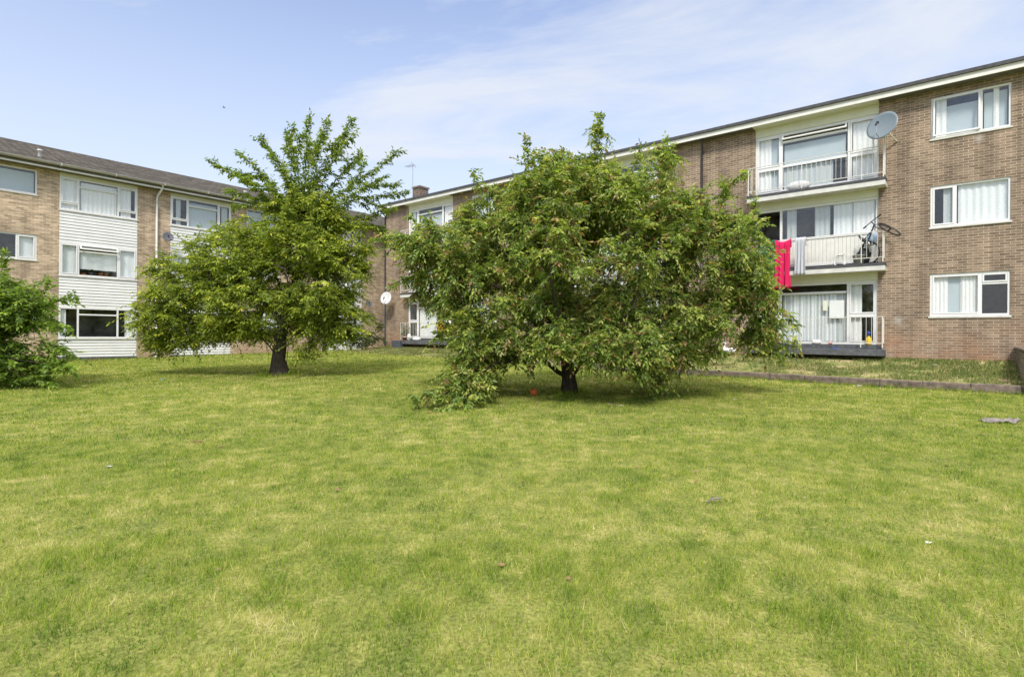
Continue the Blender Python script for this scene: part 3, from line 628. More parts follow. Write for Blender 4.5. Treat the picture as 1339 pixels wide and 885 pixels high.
for bi, (x0, x1) in enumerate(LBAYS):
    for za, zb_ in ((.62, lw[0][0] - .06), (lw[0][1], lw[1][0] - .06), (lw[1][1], lw[2][0] - .06)):
        wb = MB(); weatherboard(wb, x0, x1, za, zb_); wb.build('weatherboard', M['board'], BL)
    tp = MB(); tp.box(x0, x1, .0, .1, lw[2][1], LZT - .003); tp.build('head_panel', M['cream'], BL)
    dk = MB(); dk.box(x0 - .005, x1 + .005, -.018, .03, .52, .618); dk.build('plinth', M['deck'], BL)
    W = x1 - x0; a1 = x0 + W * .265; a2 = x0 + W * .765
    if bi == 1: a1, a2 = L_(102, 260).x, L_(154, 260).x
    z0, z1 = lw[2]
    window(BL, x0, x1, z0, z1, [(x0, a1, [z0 + .28]), (a1 + .05, a2, [z0 + 1.0]), (a2 + .05, x1, [z0 + .28])], y=-.01, sash=[(0, 1), (2, 1)], mat='white',
           curtains=([('drape', x0 + .08, a1 - .02, z0 + .06, z1 - .1, .16), ('drape', a1 + .1, a2 - .02, z0 + .06, z1 - .1, .15), ('drape', a2 + .12, x1 - .22, z0 + .06, z1 - .1, .15)] if bi != 2 else [('blind', a1 + .08, a2 - .03, z0 + .06, z1 - .15, .9), ('drape_g', x0 + .25, x0 + .45, z0 + .06, z1 - .1), ('drape_g', a2 + .2, x1 - .15, z0 + .06, z1 - .1)]), sill=.05)
    z0, z1 = lw[1]
    window(BL, x0, x1, z0, z1, [(x0, a1, []), (a1 + .06, a2, [z1 - .30]), (a2 + .06, x1, [])], y=-.01, fw=.06, opened=[(1, 1, .6)], sash=[(0, 0), (2, 0)], mat='white',
           curtains=[('net', x0 + .08, a1 - .02, z0 + .06, z1 - .1, .3), ('net', a2 + .1, x1 - .08, z0 + .06, z1 - .1, .3), ('net', a1 + .1, a2, z0 + .3, z1 - .3, .5)], sill=.05)
    z0, z1 = lw[0]
    window(BL, x0, x1, z0, z1, [(x0, a1, []), (a1 + .06, a2, [z1 - .28]), (a2 + .06, x1, [])], y=-.01, fw=.06, mat='white',
           curtains=[('drape', x0 + .06, x0 + .24, z0 + .06, z1 - .08, .09), ('drape', a2 + .3, x1 - .08, z0 + .06, z1 - .08, .12)], sill=.05)
for wi, (x0, x1) in enumerate(LWIN):
    mx = L_(22, 330).x - .025 if wi == 0 else (x0 + x1) / 2
    for k, (z0, z1) in enumerate(lsw):
        if k == 2: window(BL, x0, x1, z0, z1, [(x0, x1, [])], y=.03, sill=.05, curtains=[('blind', x0 + .08, x1 - .08, z0 + .06, z1 - .12, 1.1)])
        else: window(BL, x0, x1, z0, z1, [(x0, mx, []), (mx + .05, x1, [])], y=.03, sill=.05, sash=[(1, 0)], curtains=[('net', mx + .1, x1 - .08, z0 + .06, z1 - .08, .4)])
# ------------------------------------------------------------------ GROUND
xs = np.concatenate([np.linspace(-400, -40, 12)[:-1], np.linspace(-40, 40, 161), np.linspace(40, 400, 12)[1:]])
ys = np.concatenate([np.linspace(-300, -10, 10)[:-1], np.linspace(-10, 50, 121), np.linspace(50, 600, 14)[1:]])
X, Y = np.meshgrid(xs, ys); Z = lawn_z(X, Y) + 0.03 * (vnoise(X, Y, 2.5) - .5) * (np.abs(X) < 40)
ny, nx_ = X.shape; idx = np.arange(ny * nx_).reshape(ny, nx_)
Fq = np.stack([idx[:-1, :-1].ravel(), idx[:-1, 1:].ravel(), idx[1:, 1:].ravel(), idx[1:, :-1].ravel()], 1)
gl = np_mesh('lawn', np.stack([X.ravel(), Y.ravel(), Z.ravel()], 1), Fq, M['lawn'], nv=4); tag(gl, kind='structure')
gl.data.polygons.foreach_set('use_smooth', [True] * len(gl.data.polygons))
def ground_h(x, y): return lawn_z(x, y) + 0.03 * (vnoise(x, y, 2.5) - .5)
# dry verge along the foot of the right building, held by a kerb
KX0, KX1, KD = -13.3, 2.9, 3.0
uR = Vector((nR.y, -nR.x, 0))
def rw(x, d):            # world xy of right-building local x, distance d in front of facade
    p = uR * x + nR * (DR - d); return p.x, p.y
def verge_h(x, d):
    wx, wy = uR.x * x + nR.x * (DR - d), uR.y * x + nR.y * (DR - d)
    t = np.clip(d / KD, 0, 1)
    k = np.clip((x - KX0) / 2.0 + .5, 0, 1)
    front = lawn_z(wx, wy) - .03 + k * .225
    back = 0.77 - .0053 * x - .07 * np.clip((-15 - x) / 6, 0, 1)
    return back + (front - back) * (t ** 0.8) + .05 * (vnoise(x * 1.0, d * 1.0 + 50, .8) - .5) * np.clip(t * 4, 0, 1) * np.clip((1 - t) * 4, 0, 1)
vx = np.linspace(-26.6, 9.3, 190); vd = np.linspace(-.15, KD, 16)
VX, VD = np.meshgrid(vx, vd); WX = uR.x * VX + nR.x * (DR - VD); WY = uR.y * VX + nR.y * (DR - VD)
idx = np.arange(VX.size).reshape(VX.shape)
Fq = np.stack([idx[:-1, :-1].ravel(), idx[1:, :-1].ravel(), idx[1:, 1:].ravel(), idx[:-1, 1:].ravel()], 1)
ve = np_mesh('verge', np.stack([WX.ravel(), WY.ravel(), verge_h(VX, VD).ravel()], 1), Fq, M['verge'], nv=4); tag(ve, kind='structure')
kb = MB(); x = KX0
while x < KX1:
    w = random.uniform(.86, .94); x2 = min(x + w - .006, KX1)
    j = random.uniform(-.012, .012); jz = random.uniform(-.012, .008)
    a, b = rw(x, KD + .14 + j), rw(x2, KD + .14 + j * .5); c, d = rw(x2, KD), rw(x, KD)
    zb = min(lz(*a), lz(*b)) - .1
    z1 = lz(*a) + .20 + jz; z2 = lz(*b) + .20 + jz; n = len(kb.v)
    kb.v += [(*a, zb), (*b, zb), (*c, zb), (*d, zb), (*a, z1), (*b, z2), (*c, z2 + .01), (*d, z1 + .01)]
    kb.f += [tuple(n + i for i in q) for q in ((0, 3, 2, 1), (4, 5, 6, 7), (0, 1, 5, 4), (1, 2, 6, 5), (2, 3, 7, 6), (3, 0, 4, 7))]
    x += w
tag(kb.build('kerb', M['kerb'], bevel=.02), kind='structure')
# low brick wall closing the verge at the right
gw = empty('garden_wall', MR @ Matrix.Translation((0, 0, 0)), 'low weathered brick garden wall at the right edge, closing the grass strip under the windows', 'wall')
g1 = MB(); wx0 = 1.0
gz = lambda d: 1.14 - .03 * d
for i in range(8):
    d0, d1 = .02 + i * .4, .02 + (i + 1) * .4
    g1.box(1.02 , 1.26, -d1, -d0, -.1, gz((d0 + d1) / 2) )
g1.build('masonry', M['brick_g'], gw)
g2 = MB(); g2.box(.99, 1.29, -3.28, -.02, 1.10, 1.16); g2.build('coping', M['kerb'], gw, bevel=.01)
g2o = bpy.data.objects['coping']
# ------------------------------------------------------------------ GRASS BLADES
def blades(P, h, w, tint, lean=.5):
    n = len(P); a = rng.uniform(0, 2 * PI, n); d = np.stack([np.cos(a), np.sin(a), np.zeros(n)], 1)
    b = rng.uniform(0, 2 * PI, n); ln = np.stack([np.cos(b), np.sin(b), np.zeros(n)], 1) * (rng.uniform(.1, 1, n) * lean * h)[:, None]
    V = np.empty((n, 3, 3)); V[:, 0] = P - d * (w / 2)[:, None]; V[:, 1] = P + d * (w / 2)[:, None]
    V[:, 2] = P + ln; V[:, 2, 2] += h
    return V.reshape(-1, 3), np.repeat(tint, 3)
def in_lawn(x, y):
    dr = DR - (nR.x * x + nR.y * y); dl = DL - (nL.x * x + nL.y * y)
    xl = uR.x * x + uR.y * y
    lim = np.where((xl > KX0) & (xl < KX1 + 8), KD + .12, KD - .15)
    return (dr > lim) & (dl > .05)
rc_, rt_, rb_ = ((745 - CX) / F * 12.9, 12.9), ((366 - CX) / F * 16.9, 16.9), ((-30 - CX) / F * 13.4, 13.4)
BV = []; BT = []
for (y0, y1, dens, h0, h1, w0, w1) in ((1.6, 4.0, 6800, .016, .06, .0025, .006), (4.0, 7.5, 3600, .018, .052, .004, .008), (7.5, 13, 1150, .022, .055, .008, .014), (13, 22, 430, .025, .06, .014, .026), (22, 36, 150, .03, .07, .03, .05)):
    area = ((y1 * 1.02 + 1.2) + (y0 * 1.02 + 1.2)) * (y1 - y0)
    n = int(area * dens)
    yy = np.sqrt(rng.uniform(y0 ** 2, y1 ** 2, n)); half = yy * 1.02 + 1.2; xx = rng.uniform(-1, 1, n) * half
    ok = in_lawn(xx, yy)
    nz = vnoise(xx, yy, .35); ok &= rng.random(n) < .45 + .75 * nz
    xx, yy, nz = xx[ok], yy[ok], nz[ok]; n = len(xx)
    big = vnoise(xx + 77, yy, .22) * .6 + .7
    h = rng.uniform(h0, h1, n) * big; w = rng.uniform(w0, w1, n)
    tt = rng.random(n) * .62 + .42 * vnoise(xx + 30, yy, .11) + .30 * vnoise(xx - 50, yy, .38) - .17
    h *= .6 + .8 * vnoise(xx - 20, yy, .13)
    v, t = blades(np.stack([xx, yy, ground_h(xx, yy) - .003], 1), h, w, tt, .9)
    BV.append(v); BT.append(t)
fx, fy = [], []
for (cx_, cy_, r0, r1, n) in ((rc_[0], rc_[1], .15, .5, 700), (rt_[0], rt_[1], .25, .7, 900), (rb_[0], rb_[1], .1, .9, 600)):
    a = rng.uniform(0, 2 * PI, n); r = rng.uniform(r0, r1, n); fx.append(cx_ + r * np.cos(a)); fy.append(cy_ + r * np.sin(a))
kx = rng.uniform(KX0, KX1, 2600); kd = KD + .15 + np.abs(rng.normal(0, .05, 2600)); fx.append(uR.x * kx + nR.x * (DR - kd)); fy.append(uR.y * kx + nR.y * (DR - kd))
lx = rng.uniform(2, 24, 2200); ld = np.abs(rng.normal(0, .08, 2200)) + .02; uL = Vector((-nL.y * -1, nL.x * -1, 0)); fx.append(uL.x * lx + nL.x * (DL - ld)); fy.append(uL.y * lx + nL.y * (DL - ld))
fx = np.concatenate(fx); fy = np.concatenate(fy); n = len(fx)
v, t = blades(np.stack([fx, fy, ground_h(fx, fy) - .004], 1), rng.uniform(.05, .15, n), rng.uniform(.008, .02, n), rng.random(n) * .6 + .1, .7); BV.append(v); BT.append(t)
BV = np.concatenate(BV); BT = np.concatenate(BT)
go = np_mesh('grass', BV, np.arange(len(BV)).reshape(-1, 3), M['blade'], tint=BT); tag(go, 'short mown grass of the lawn', 'grass', kind='stuff')
n = 120000
vxr = rng.uniform(-26, 3, n); vdr = rng.uniform(.05, KD - .03, n)
ok = rng.random(n) < np.clip((vnoise(vxr, vdr * 1.4, .55) * .7 + vnoise(vxr + 9, vdr, .2) * .5 - .30) * 2.2 + np.clip((vxr + 2) / 6, -.1, .2), .05, 1)
vxr, vdr = vxr[ok], vdr[ok]; n = len(vxr)
P = np.stack([uR.x * vxr + nR.x * (DR - vdr), uR.y * vxr + nR.y * (DR - vdr), verge_h(vxr, vdr) - .004], 1)
v, t = blades(P, rng.uniform(.03, .11, n), rng.uniform(.012, .026, n), rng.random(n), 1.0)
tag(np_mesh('verge_grass', v, np.arange(len(v)).reshape(-1, 3), M['blade_v'], tint=t), 'sparse dry grass on the bank under the balconies', 'grass', kind='stuff')
# broad-leaved lawn weeds and clover in loose patches
n = 420; py_ = np.sqrt(rng.uniform(1.9 ** 2, 9.5 ** 2, n)); px_ = rng.uniform(-1, 1, n) * (py_ * .95 + .3)
k = 26; ex = np.repeat(px_, k) + rng.normal(0, .07, n * k) * np.repeat(rng.uniform(.5, 1.6, n), k); ey = np.repeat(py_, k) + rng.normal(0, .07, n * k) * np.repeat(rng.uniform(.5, 1.6, n), k); n = len(ex)
a = rng.uniform(0, 2 * PI, n); sz = rng.uniform(.008, .02, n); ez = ground_h(ex, ey) + rng.uniform(.012, .034, n)
D1 = np.stack([np.cos(a), np.sin(a), rng.uniform(-.2, .5, n)], 1) * sz[:, None]; S1 = np.stack([-np.sin(a), np.cos(a), rng.uniform(-.3, .3, n)], 1) * (sz * .42)[:, None]; P1 = np.stack([ex, ey, ez], 1)
v = np.stack([P1, P1 + D1 * .6 + S1, P1 + D1, P1 + D1 * .6 - S1], 1).reshape(-1, 3)
tag(np_mesh('lawn_weeds', v, np.arange(len(v)).reshape(-1, 4), M['clover'], nv=4), 'clover and flat weeds scattered in the lawn', 'weeds', kind='stuff')
n = 260; py_ = np.sqrt(rng.uniform(2.2 ** 2, 20 ** 2, n)); px_ = rng.uniform(-1, 1, n) * py_ * .95
n2 = 160; a = rng.uniform(0, 2 * PI, n2); r = 4.2 * np.sqrt(rng.random(n2)); px_ = np.concatenate([px_, 1.3 + r * np.cos(a)]); py_ = np.concatenate([py_, 12.6 + r * np.sin(a) * .8])
ok = in_lawn(px_, py_); px_, py_ = px_[ok], py_[ok]; n = len(px_)
a = rng.uniform(0, 2 * PI, n); sz = rng.uniform(.03, .07, n); D1 = np.stack([np.cos(a), np.sin(a), rng.uniform(-.1, .35, n)], 1) * sz[:, None]; S1 = np.stack([-np.sin(a), np.cos(a), rng.uniform(-.4, .4, n)], 1) * (sz * .3)[:, None]; P1 = np.stack([px_, py_, ground_h(px_, py_) + .022], 1)
v = np.stack([P1, P1 + D1 * .5 + S1, P1 + D1, P1 + D1 * .5 - S1], 1).reshape(-1, 3)
tag(np_mesh('fallen_leaves', v, np.arange(len(v)).reshape(-1, 4), M['leaf_dry'], nv=4), 'dry leaves lying about the lawn', 'leaves', kind='stuff')
# ------------------------------------------------------------------ TREES
def rand_dir(n):
    v = rng.normal(size=(n, 3)); return v / np.linalg.norm(v, axis=1)[:, None]
class Skeleton:
    def __init__(s): s.p = []; s.par = []; s.fix = {}
    def add(s, p, par): s.p.append(np.array(p, float)); s.par.append(par); return len(s.p) - 1
    def limb(s, pts, par=-1, step=.25):
        ids = []; pts = [np.array(p, float) for p in pts]
        if par >= 0: prev = par; start = 0 if np.linalg.norm(s.p[par] - pts[0]) > 1e-3 else 1
        else: prev = -1; start = 0
        last = s.p[par] if par >= 0 else pts[0]
        if par < 0: prev = s.add(pts[0], -1); ids.append(prev); start = 1
        for q in pts[start:]:
            d = np.linalg.norm(q - last); k = max(1, int(d / step))
            for i in range(1, k + 1):
                t = i / k; prev = s.add(last + (q - last) * t + (rng.normal(size=3) * step * .07 if i < k else 0), prev); ids.append(prev)
            last = q
        return ids
    def connect(s, pts, sag=.06, step=.3, minh=None):
        P0 = np.array(s.p); order = np.argsort(np.min(np.linalg.norm(pts[:, None] - P0[None], axis=2), axis=1)); ends = [0] * len(pts)
        depth = [0] * len(s.p)
        for oi in order:
            q = pts[oi]; A = np.array(s.p); d = np.linalg.norm(A - q, axis=1)
            if minh is not None: d = d + np.where(A[:, 2] < minh, 50, 0)
            j = int(np.argmin(d)); dist = np.linalg.norm(A[j] - q); k = max(1, int(dist / step)); prev = j; a = A[j]
            for i in range(1, k + 1):
                t = i / k; p = a + (q - a) * t; p[2] += sag * dist * math.sin(PI * t) * 1.2
                p += rng.normal(size=3) * .035 * dist * (0 if i == k else 1) * .5
                prev = s.add(p, prev)
            ends[oi] = prev
        return ends
    def radii(s, tip=.006, e=2.4):
        n = len(s.p); acc = np.zeros(n); ch = np.zeros(n, int)
        for i in range(n):
            if s.par[i] >= 0: ch[s.par[i]] += 1
        for i in range(n - 1, -1, -1):
            if ch[i] == 0 or acc[i] == 0: acc[i] = max(acc[i], tip ** e)
            if s.par[i] >= 0: acc[s.par[i]] += acc[i]
        return acc ** (1 / e)
    def mesh(s, r, rmax=1.0, flare=None):
        n = len(s.p); ch = [[] for _ in range(n)]
        for i in range(n):
            if s.par[i] >= 0: ch[s.par[i]].append(i)
        mb = MB(); roots = [i for i in range(n) if s.par[i] < 0]; st = [(i, None) for i in roots]
        while st:
            i, frm = st.pop(); chain = [i] if frm is None else [frm, i]
            while ch[chain[-1]]:
                c = sorted(ch[chain[-1]], key=lambda k: -r[k]); st += [(k, chain[-1]) for k in c[1:]]; chain.append(c[0])
            rr = [min(r[k], rmax) for k in chain]
            if frm is not None: rr[0] = rr[1]
            if flare and frm is None:
                for q, k in enumerate(chain):
                    hgt = s.p[k][2] - s.p[chain[0]][2]; rr[q] *= 1 + flare * math.exp(-hgt / .22)
            mb.tube([s.p[k] for k in chain], rr, 9 if rr[0] > .08 else (6 if rr[0] > .02 else 4), cap=True)
        return mb
def leaves(P, D, size, wid, col, fold=.25, droop=0.0):
    """P base points, D directions (n,3), size lengths; returns verts (n*4), tris"""
    n = len(P); D = D.copy(); D[:, 2] -= droop; D /= np.linalg.norm(D, axis=1)[:, None] + 1e-9
    up = rng.normal(size=(n, 3)) * .55; up[:, 2] += 1.0
    S = np.cross(D, up); S /= np.linalg.norm(S, axis=1)[:, None] + 1e-9
    Nn = np.cross(S, D)
    c = P + D * (size * .45)[:, None]; w = (size * wid)[:, None]
    tip = P + D * size[:, None] - Nn * (size * .12)[:, None]
    V = np.stack([P, c + S * w + Nn * (size * fold * wid)[:, None], tip, c - S * w + Nn * (size * fold * wid)[:, None]], 1).reshape(-1, 3)
    b = np.arange(n) * 4
    T = np.concatenate([np.stack([b, b + 2, b + 1], 1), np.stack([b, b + 3, b + 2], 1)])
    return V, T, np.repeat(col, 4, 0)
def palette(n, cols, wts, jit=.18):
    k = rng.choice(len(cols), n, p=np.array(wts) / sum(wts)); c = np.array(cols)[k] * (1 + rng.uniform(-jit, jit, (n, 1)))
    return np.concatenate([c, np.ones((n, 1))], 1)
def twig_leaves(bases, dirs, nper, tl, ls, wid, cols, wts, droop, twig_droop, spread=.9, tips=None, jit=.18):
    """bases: twig origins; returns leaf arrays + twig polylines"""
    nt = len(bases); tw = []; P = []; D = []; C = []
    tlen = rng.uniform(tl[0], tl[1], nt); tc = palette(nt, cols, wts, jit)
    for i in range(nt):
        b = bases[i]; d = dirs[i] / (np.linalg.norm(dirs[i]) + 1e-9); l = tlen[i]; k = nper
        t = np.linspace(.08, 1, k)
        pts = b + d * (t * l)[:, None]; pts[:, 2] -= twig_droop * l * t ** 2
        tw.append(np.array([b, pts[k // 2], pts[-1]]))
        sd = np.cross(d, (0, 0, 1)); sd = sd / (np.linalg.norm(sd) + 1e-6)
        sgn = np.where(np.arange(k) % 2 == 0, 1, -1)[:, None]
        dd = d * .55 + sgn * sd * spread + rng.normal(size=(k, 3)) * .35
        dd[-1] = d
        P.append(pts); D.append(dd)
        c = np.repeat(tc[i:i + 1], k, 0); c[:, :3] *= 1 + rng.uniform(-.15, .15, (k, 1))
        if tips is not None and rng.random() < tips[1]: c[-3:, :3] = np.array(tips[0] if rng.random() < .28 else tips[2]) * (1 + rng.uniform(-.2, .2))
        C.append(c)
    P = np.concatenate(P); D = np.concatenate(D); C = np.concatenate(C)
    size = rng.uniform(ls[0], ls[1], len(P))
    return leaves(P, D, size, wid, C, droop=droop), tw
def ell_points(blobs, Yd, total, base=None, shell=.45):
    """attractors in ellipsoids given as (px, py, rx_px, rz_px, depth radius m, y offset m)"""
    sc = Yd / F; vol = np.array([b[2] * b[3] * (b[4] / sc) ** .5 for b in blobs], float); cnt = np.maximum(4, (vol / vol.sum() * total).astype(int)); out = []
    for b, c in zip(blobs, cnt):
        d = rand_dir(c); r = rng.uniform(shell ** 2, 1, c) ** .5
        ctr = np.array(at(b[0], b[1], Yd + (b[5] if len(b) > 5 else 0)))
        out.append(ctr + d * r[:, None] * np.array([b[2] * sc, b[4], b[3] * sc]))
    return np.concatenate(out)
def make_tree(name, label, cat, root, limbs, blobs, Yd, natt, twigs, nper, tl, ls, wid, cols, wts, leafmat, droop=.3, twig_droop=.3, tip=.006, flare=.6, tips=None, shoots=(), upb=.1, rmax=.3, zmin=None, shell=.45, extra_cols=None, group=None, sag=.06, e=2.4, trunk_r=None, thin=.3, clump=.75, flat=1.0, forks=False):
    t = empty(name, Matrix.Translation(root), label, cat, group); root = np.array(root)
    sk = Skeleton(); tr = sk.limb(limbs[0]); 
    for lb in limbs[1:]:
        A = np.array(sk.p); j = int(np.argmin(np.linalg.norm(A - np.array(lb[0], float), axis=1))); sk.limb([A[j]] + [np.array(q, float) for q in lb[1:]], j)
    att = ell_points(blobs, Yd, natt, shell=shell)
    if zmin is not None: att = att[att[:, 2] > zmin(att)]
    nz = (vnoise(att[:, 0] + 3.1 * att[:, 2], att[:, 1] + 40, clump) + vnoise(att[:, 2] * 1.3 + 11, att[:, 0] * .9 + att[:, 1] * .5, clump)) / 2
    att = att[nz > np.quantile(nz, thin)]
    ends = sk.connect(att, sag=sag, minh=limbs[0][-1][2] * .8 if False else None)
    B = []; Dd = []
    for q, en in zip(att, ends):
        par = sk.par[en]; axis = sk.p[en] - sk.p[par] if par >= 0 else np.array([0, 0, 1.])
        axis = axis / (np.linalg.norm(axis) + 1e-9)
        for k in range(twigs):
            d = axis * .7 + rng.normal(size=3) * .75; d[2] = d[2] * flat + upb
            back = rng.uniform(0, .45) if k else 0
            B.append(q - axis * back); Dd.append(d)
    (V, T, C), tw = twig_leaves(np.array(B), np.array(Dd), nper, tl, ls, wid, cols, wts, droop, twig_droop, tips=tips)
    Vs, Ts, Cs = [V], [T], [C]; off = len(V); tws = list(tw)
    # long leafy shoots: polylines clothed with short tufts of leaves
    forked = []
    for sh in shoots:
        forked.append(sh); q = [np.array(p, float) for p in sh]
        if len(q) < 3 or not forks: continue
        for f in (.5,):
            i = 0 if f < .5 else 1; u = f * 2 - i; b = q[i] + (q[i + 1] - q[i]) * u; ax = q[-1] - q[0]; ln = np.linalg.norm(ax) * (1.02 - f) * rng.uniform(.5, .8); ax = ax / np.linalg.norm(ax)
            sd_ = rand_dir(1)[0]; sd_ -= ax * sd_.dot(ax); sd_ /= np.linalg.norm(sd_) + 1e-6
            forked.append([b, b + (ax * .75 + sd_ * .65) * ln * .5, b + (ax * .95 + sd_ * .75) * ln])
    for sh in forked:
        pts = [np.array(q, float) for q in sh]
        A = np.array(sk.p); j = int(np.argmin(np.linalg.norm(A - pts[0], axis=1))); ids = sk.limb([A[j]] + pts, j, .12)
        PP = np.array([sk.p[i] for i in ids]); bb = []; dd = []
        for i in range(min(3, max(1, len(PP) // 3)), len(PP)):
            ax = PP[i] - PP[i - 1]; ax /= np.linalg.norm(ax) + 1e-9
            taper = 1 - .55 * i / len(PP)
            for k in range(4):
                bb.append(PP[i] + rng.normal(size=3) * .02); d = ax * .55 + rng.normal(size=3) * .7 * taper; d[2] += .15; dd.append(d)
        if not bb: continue
        (V, T, C), tw = twig_leaves(np.array(bb), np.array(dd), 8, (.10, .22), (ls[0] * 1.1, ls[1] * 1.05), wid, extra_cols[0] if extra_cols else cols, extra_cols[1] if extra_cols else wts, droop * 1.2, .2)
        Vs.append(V); Ts.append(T + off); Cs.append(C); off += len(V)
    V = np.concatenate(Vs) - root; T = np.concatenate(Ts); C = np.concatenate(Cs)
    np_mesh('crown', V, T, M[leafmat], t, tint=C)
    r = sk.radii(tip, e)
    if trunk_r: r = r * (1 + (trunk_r / r[0] - 1) * (r / r[0]) ** .8)
    sk.p = [p - root for p in sk.p]
    mb = sk.mesh(r, rmax, flare)
    for w in tws: mb.tube(list(w - root), [.0035, .003, .002], 3, cap=False)
    mb.build('trunk', M['bark'], t, smooth=True)
    print(name, 'leaves', len(T) // 2, 'nodes', len(sk.p), 'trunk r', r[0])
    return t
def ground_pt(px, Y):
    x = (px - CX) / F * Y; return (x, Y, lz(x, Y) - .02)
# --- the big bushy tree in the middle
Yc = 12.9
A = lambda px, py, dy=0.0, Y=Yc: tuple(at(px, py, Y + dy)) if dy == 0 else tuple(at(px, py, Y + dy))
rc = ground_pt(745, Yc)
blobs = [(765, 330, 130, 105, 2.9), (745, 262, 95, 50, 2.0), (835, 262, 75, 42, 1.7), (895, 292, 62, 42, 1.6), (664, 274, 56, 36, 1.3), (600, 318, 72, 45, 1.5), (548, 325, 45, 28, .9, -.3), (570, 375, 38, 42, 1.1),
         (650, 410, 85, 75, 2.2), (640, 480, 55, 38, 1.1, -.9), (600, 505, 36, 24, .6, -2.0), (572, 525, 24, 14, .4, -2.5), (680, 460, 40, 30, 1.0, -1.3), (935, 340, 62, 65, 1.9), (970, 372, 36, 50, 1.2), (1004, 436, 28, 32, .8), (985, 450, 25, 22, .6),
         (870, 425, 72, 62, 2.1), (850, 478, 32, 36, .8, -.9), (770, 430, 85, 55, 2.4, -.5), (745, 470, 45, 28, .9, -1.9), (900, 440, 50, 40, 1.2, -.6), (820, 455, 40, 40, 1.2, -1.6),
         (782, 182, 15, 20, .3), (694, 208, 16, 14, .3), (945, 245, 20, 14, .4), (850, 215, 40, 20, .7), (730, 222, 40, 22, .8)]
limbs = [[rc, A(744, 495), A(741, 470, .1)], [A(741, 475), A(715, 440, -.3), A(670, 390, -.5), A(610, 350, -.6), A(560, 335, -.5)], [A(741, 472), A(745, 400, .3), A(752, 320, .2), A(770, 250, .1), A(782, 170, 0)],
         [A(741, 472), A(780, 420, -.4), A(840, 360, -.6), A(910, 320, -.4), A(960, 315, -.3)], [A(745, 480), A(800, 445, .2), A(870, 410, .2), A(950, 390, .1), A(1000, 410, 0)], [A(741, 478), A(725, 430, 1.0), A(690, 360, 1.6), A(650, 290, 1.5)],
         [A(742, 478), A(770, 420, 1.0), A(830, 330, 1.5), A(860, 260, 1.2)], [A(742, 482), A(735, 440, -1.1), A(720, 360, -1.9), A(715, 300, -1.7)], [A(743, 485), A(790, 440, -1.2), A(830, 400, -1.9), A(840, 340, -1.8)],
         [A(742, 486), A(700, 462, -.7), A(650, 475, -1.2), A(600, 500, -1.9), A(572, 520, -2.4)], [A(744, 488), A(700, 466, .3), A(650, 440, .6), A(610, 420, .6)]]
A = lambda px, py, dy=0.0, Y=Yc: tuple(at(px, py, Y + dy))
cshoots = [[A(778, 215), A(782, 180), A(786, 150, .1)], [A(700, 240, .2), A(692, 210, .2), A(688, 183, .2)], [A(925, 270, -.2), A(950, 245, -.3), A(972, 226, -.3)], [A(960, 325), A(985, 314, -.2), A(1000, 318, -.3)], [A(560, 330, -.3), A(525, 312, -.4), A(500, 312, -.5)], [A(560, 325, -.2), A(548, 295, -.2), A(538, 285, -.2)],
           [A(600, 500, -1.8), A(568, 512, -2.3), A(543, 522, -2.6)], [A(610, 505, -1.9), A(592, 525, -2.6), A(572, 538, -2.9)], [A(630, 505, -1.9), A(622, 522, -2.4), A(612, 534, -2.7)], [A(1000, 400), A(1025, 408, -.1), A(1038, 425, -.1)], [A(990, 430), A(1012, 455, -.1), A(1022, 470, -.1)], [A(740, 225, .1), A(735, 205, .1), A(728, 196, .1)], [A(850, 215, .1), A(858, 195, .1), A(868, 186, .1)], [A(855, 480, -.9), A(858, 505, -1.0), A(852, 520, -1.0)], [A(640, 260, -.1), A(625, 240, -.1), A(618, 226, -.1)], [A(985, 300), A(990, 280, -.1), A(988, 262, -.1)], [A(560, 360, -.2), A(530, 365, -.3), A(512, 372, -.3)]]
make_tree('tree', 'large spreading bushy tree with drooping green and reddish leaves in mid lawn', 'tree', rc, limbs, blobs, Yc, 2050, 10, 11, (.18, .42), (.07, .13), .21,
          [(0.128, 0.194, 0.042), (0.196, 0.280, 0.054), (0.300, 0.382, 0.075), (0.436, 0.467, 0.112), (0.361, 0.264, 0.105)], [.22, .33, .28, .14, .03], 'leaf_a', droop=.5, twig_droop=.35, tip=.0058, flare=.55, tips=((.28, .16, .07), .42, (.36, .38, .11)), upb=.05, rmax=.3, trunk_r=.15, thin=.10, clump=.8, shoots=cshoots,
          zmin=lambda q: lawn_z(q[:, 0], q[:, 1]) + np.where(q[:, 0] / q[:, 1] < (650 - CX) / F, .12, np.where(np.abs(q[:, 0] / q[:, 1] - (855 - CX) / F) < 45 / F, .35, .85)), e=2.25)
# --- the left tree, wide crown and tall leafy shoots
Yt = 16.9
A = lambda px, py, dy=0.0, Y=Yt: tuple(at(px, py, Y + dy))
rt = ground_pt(366, Yt)
blobs = [(400, 325, 78, 38, 1.9), (310, 332, 70, 32, 1.7), (245, 372, 52, 42, 1.6), (205, 418, 34, 34, 1.1), (275, 405, 70, 38, 1.8), (350, 392, 75, 45, 2.1), (438, 368, 48, 46, 1.6), (455, 418, 32, 26, 1.0), (400, 285, 55, 26, 1.1), (205, 448, 24, 18, .6), (330, 438, 14, 10, .5), (440, 440, 28, 12, .7), (425, 395, 40, 35, 1.6), (300, 300, 24, 12, .6), (470, 330, 20, 24, .7),(402, 262, 45, 26, .9), (440, 300, 42, 28, 1.2), (350, 302, 48, 20, 1.0), (366, 412, 60, 24, 1.5), (330, 425, 40, 16, 1.2, -.4), (412, 436, 40, 18, 1.1), (240, 440, 40, 16, .9), (400, 460, 18, 14, .4, -.6), (300, 430, 50, 14, 1.0)]
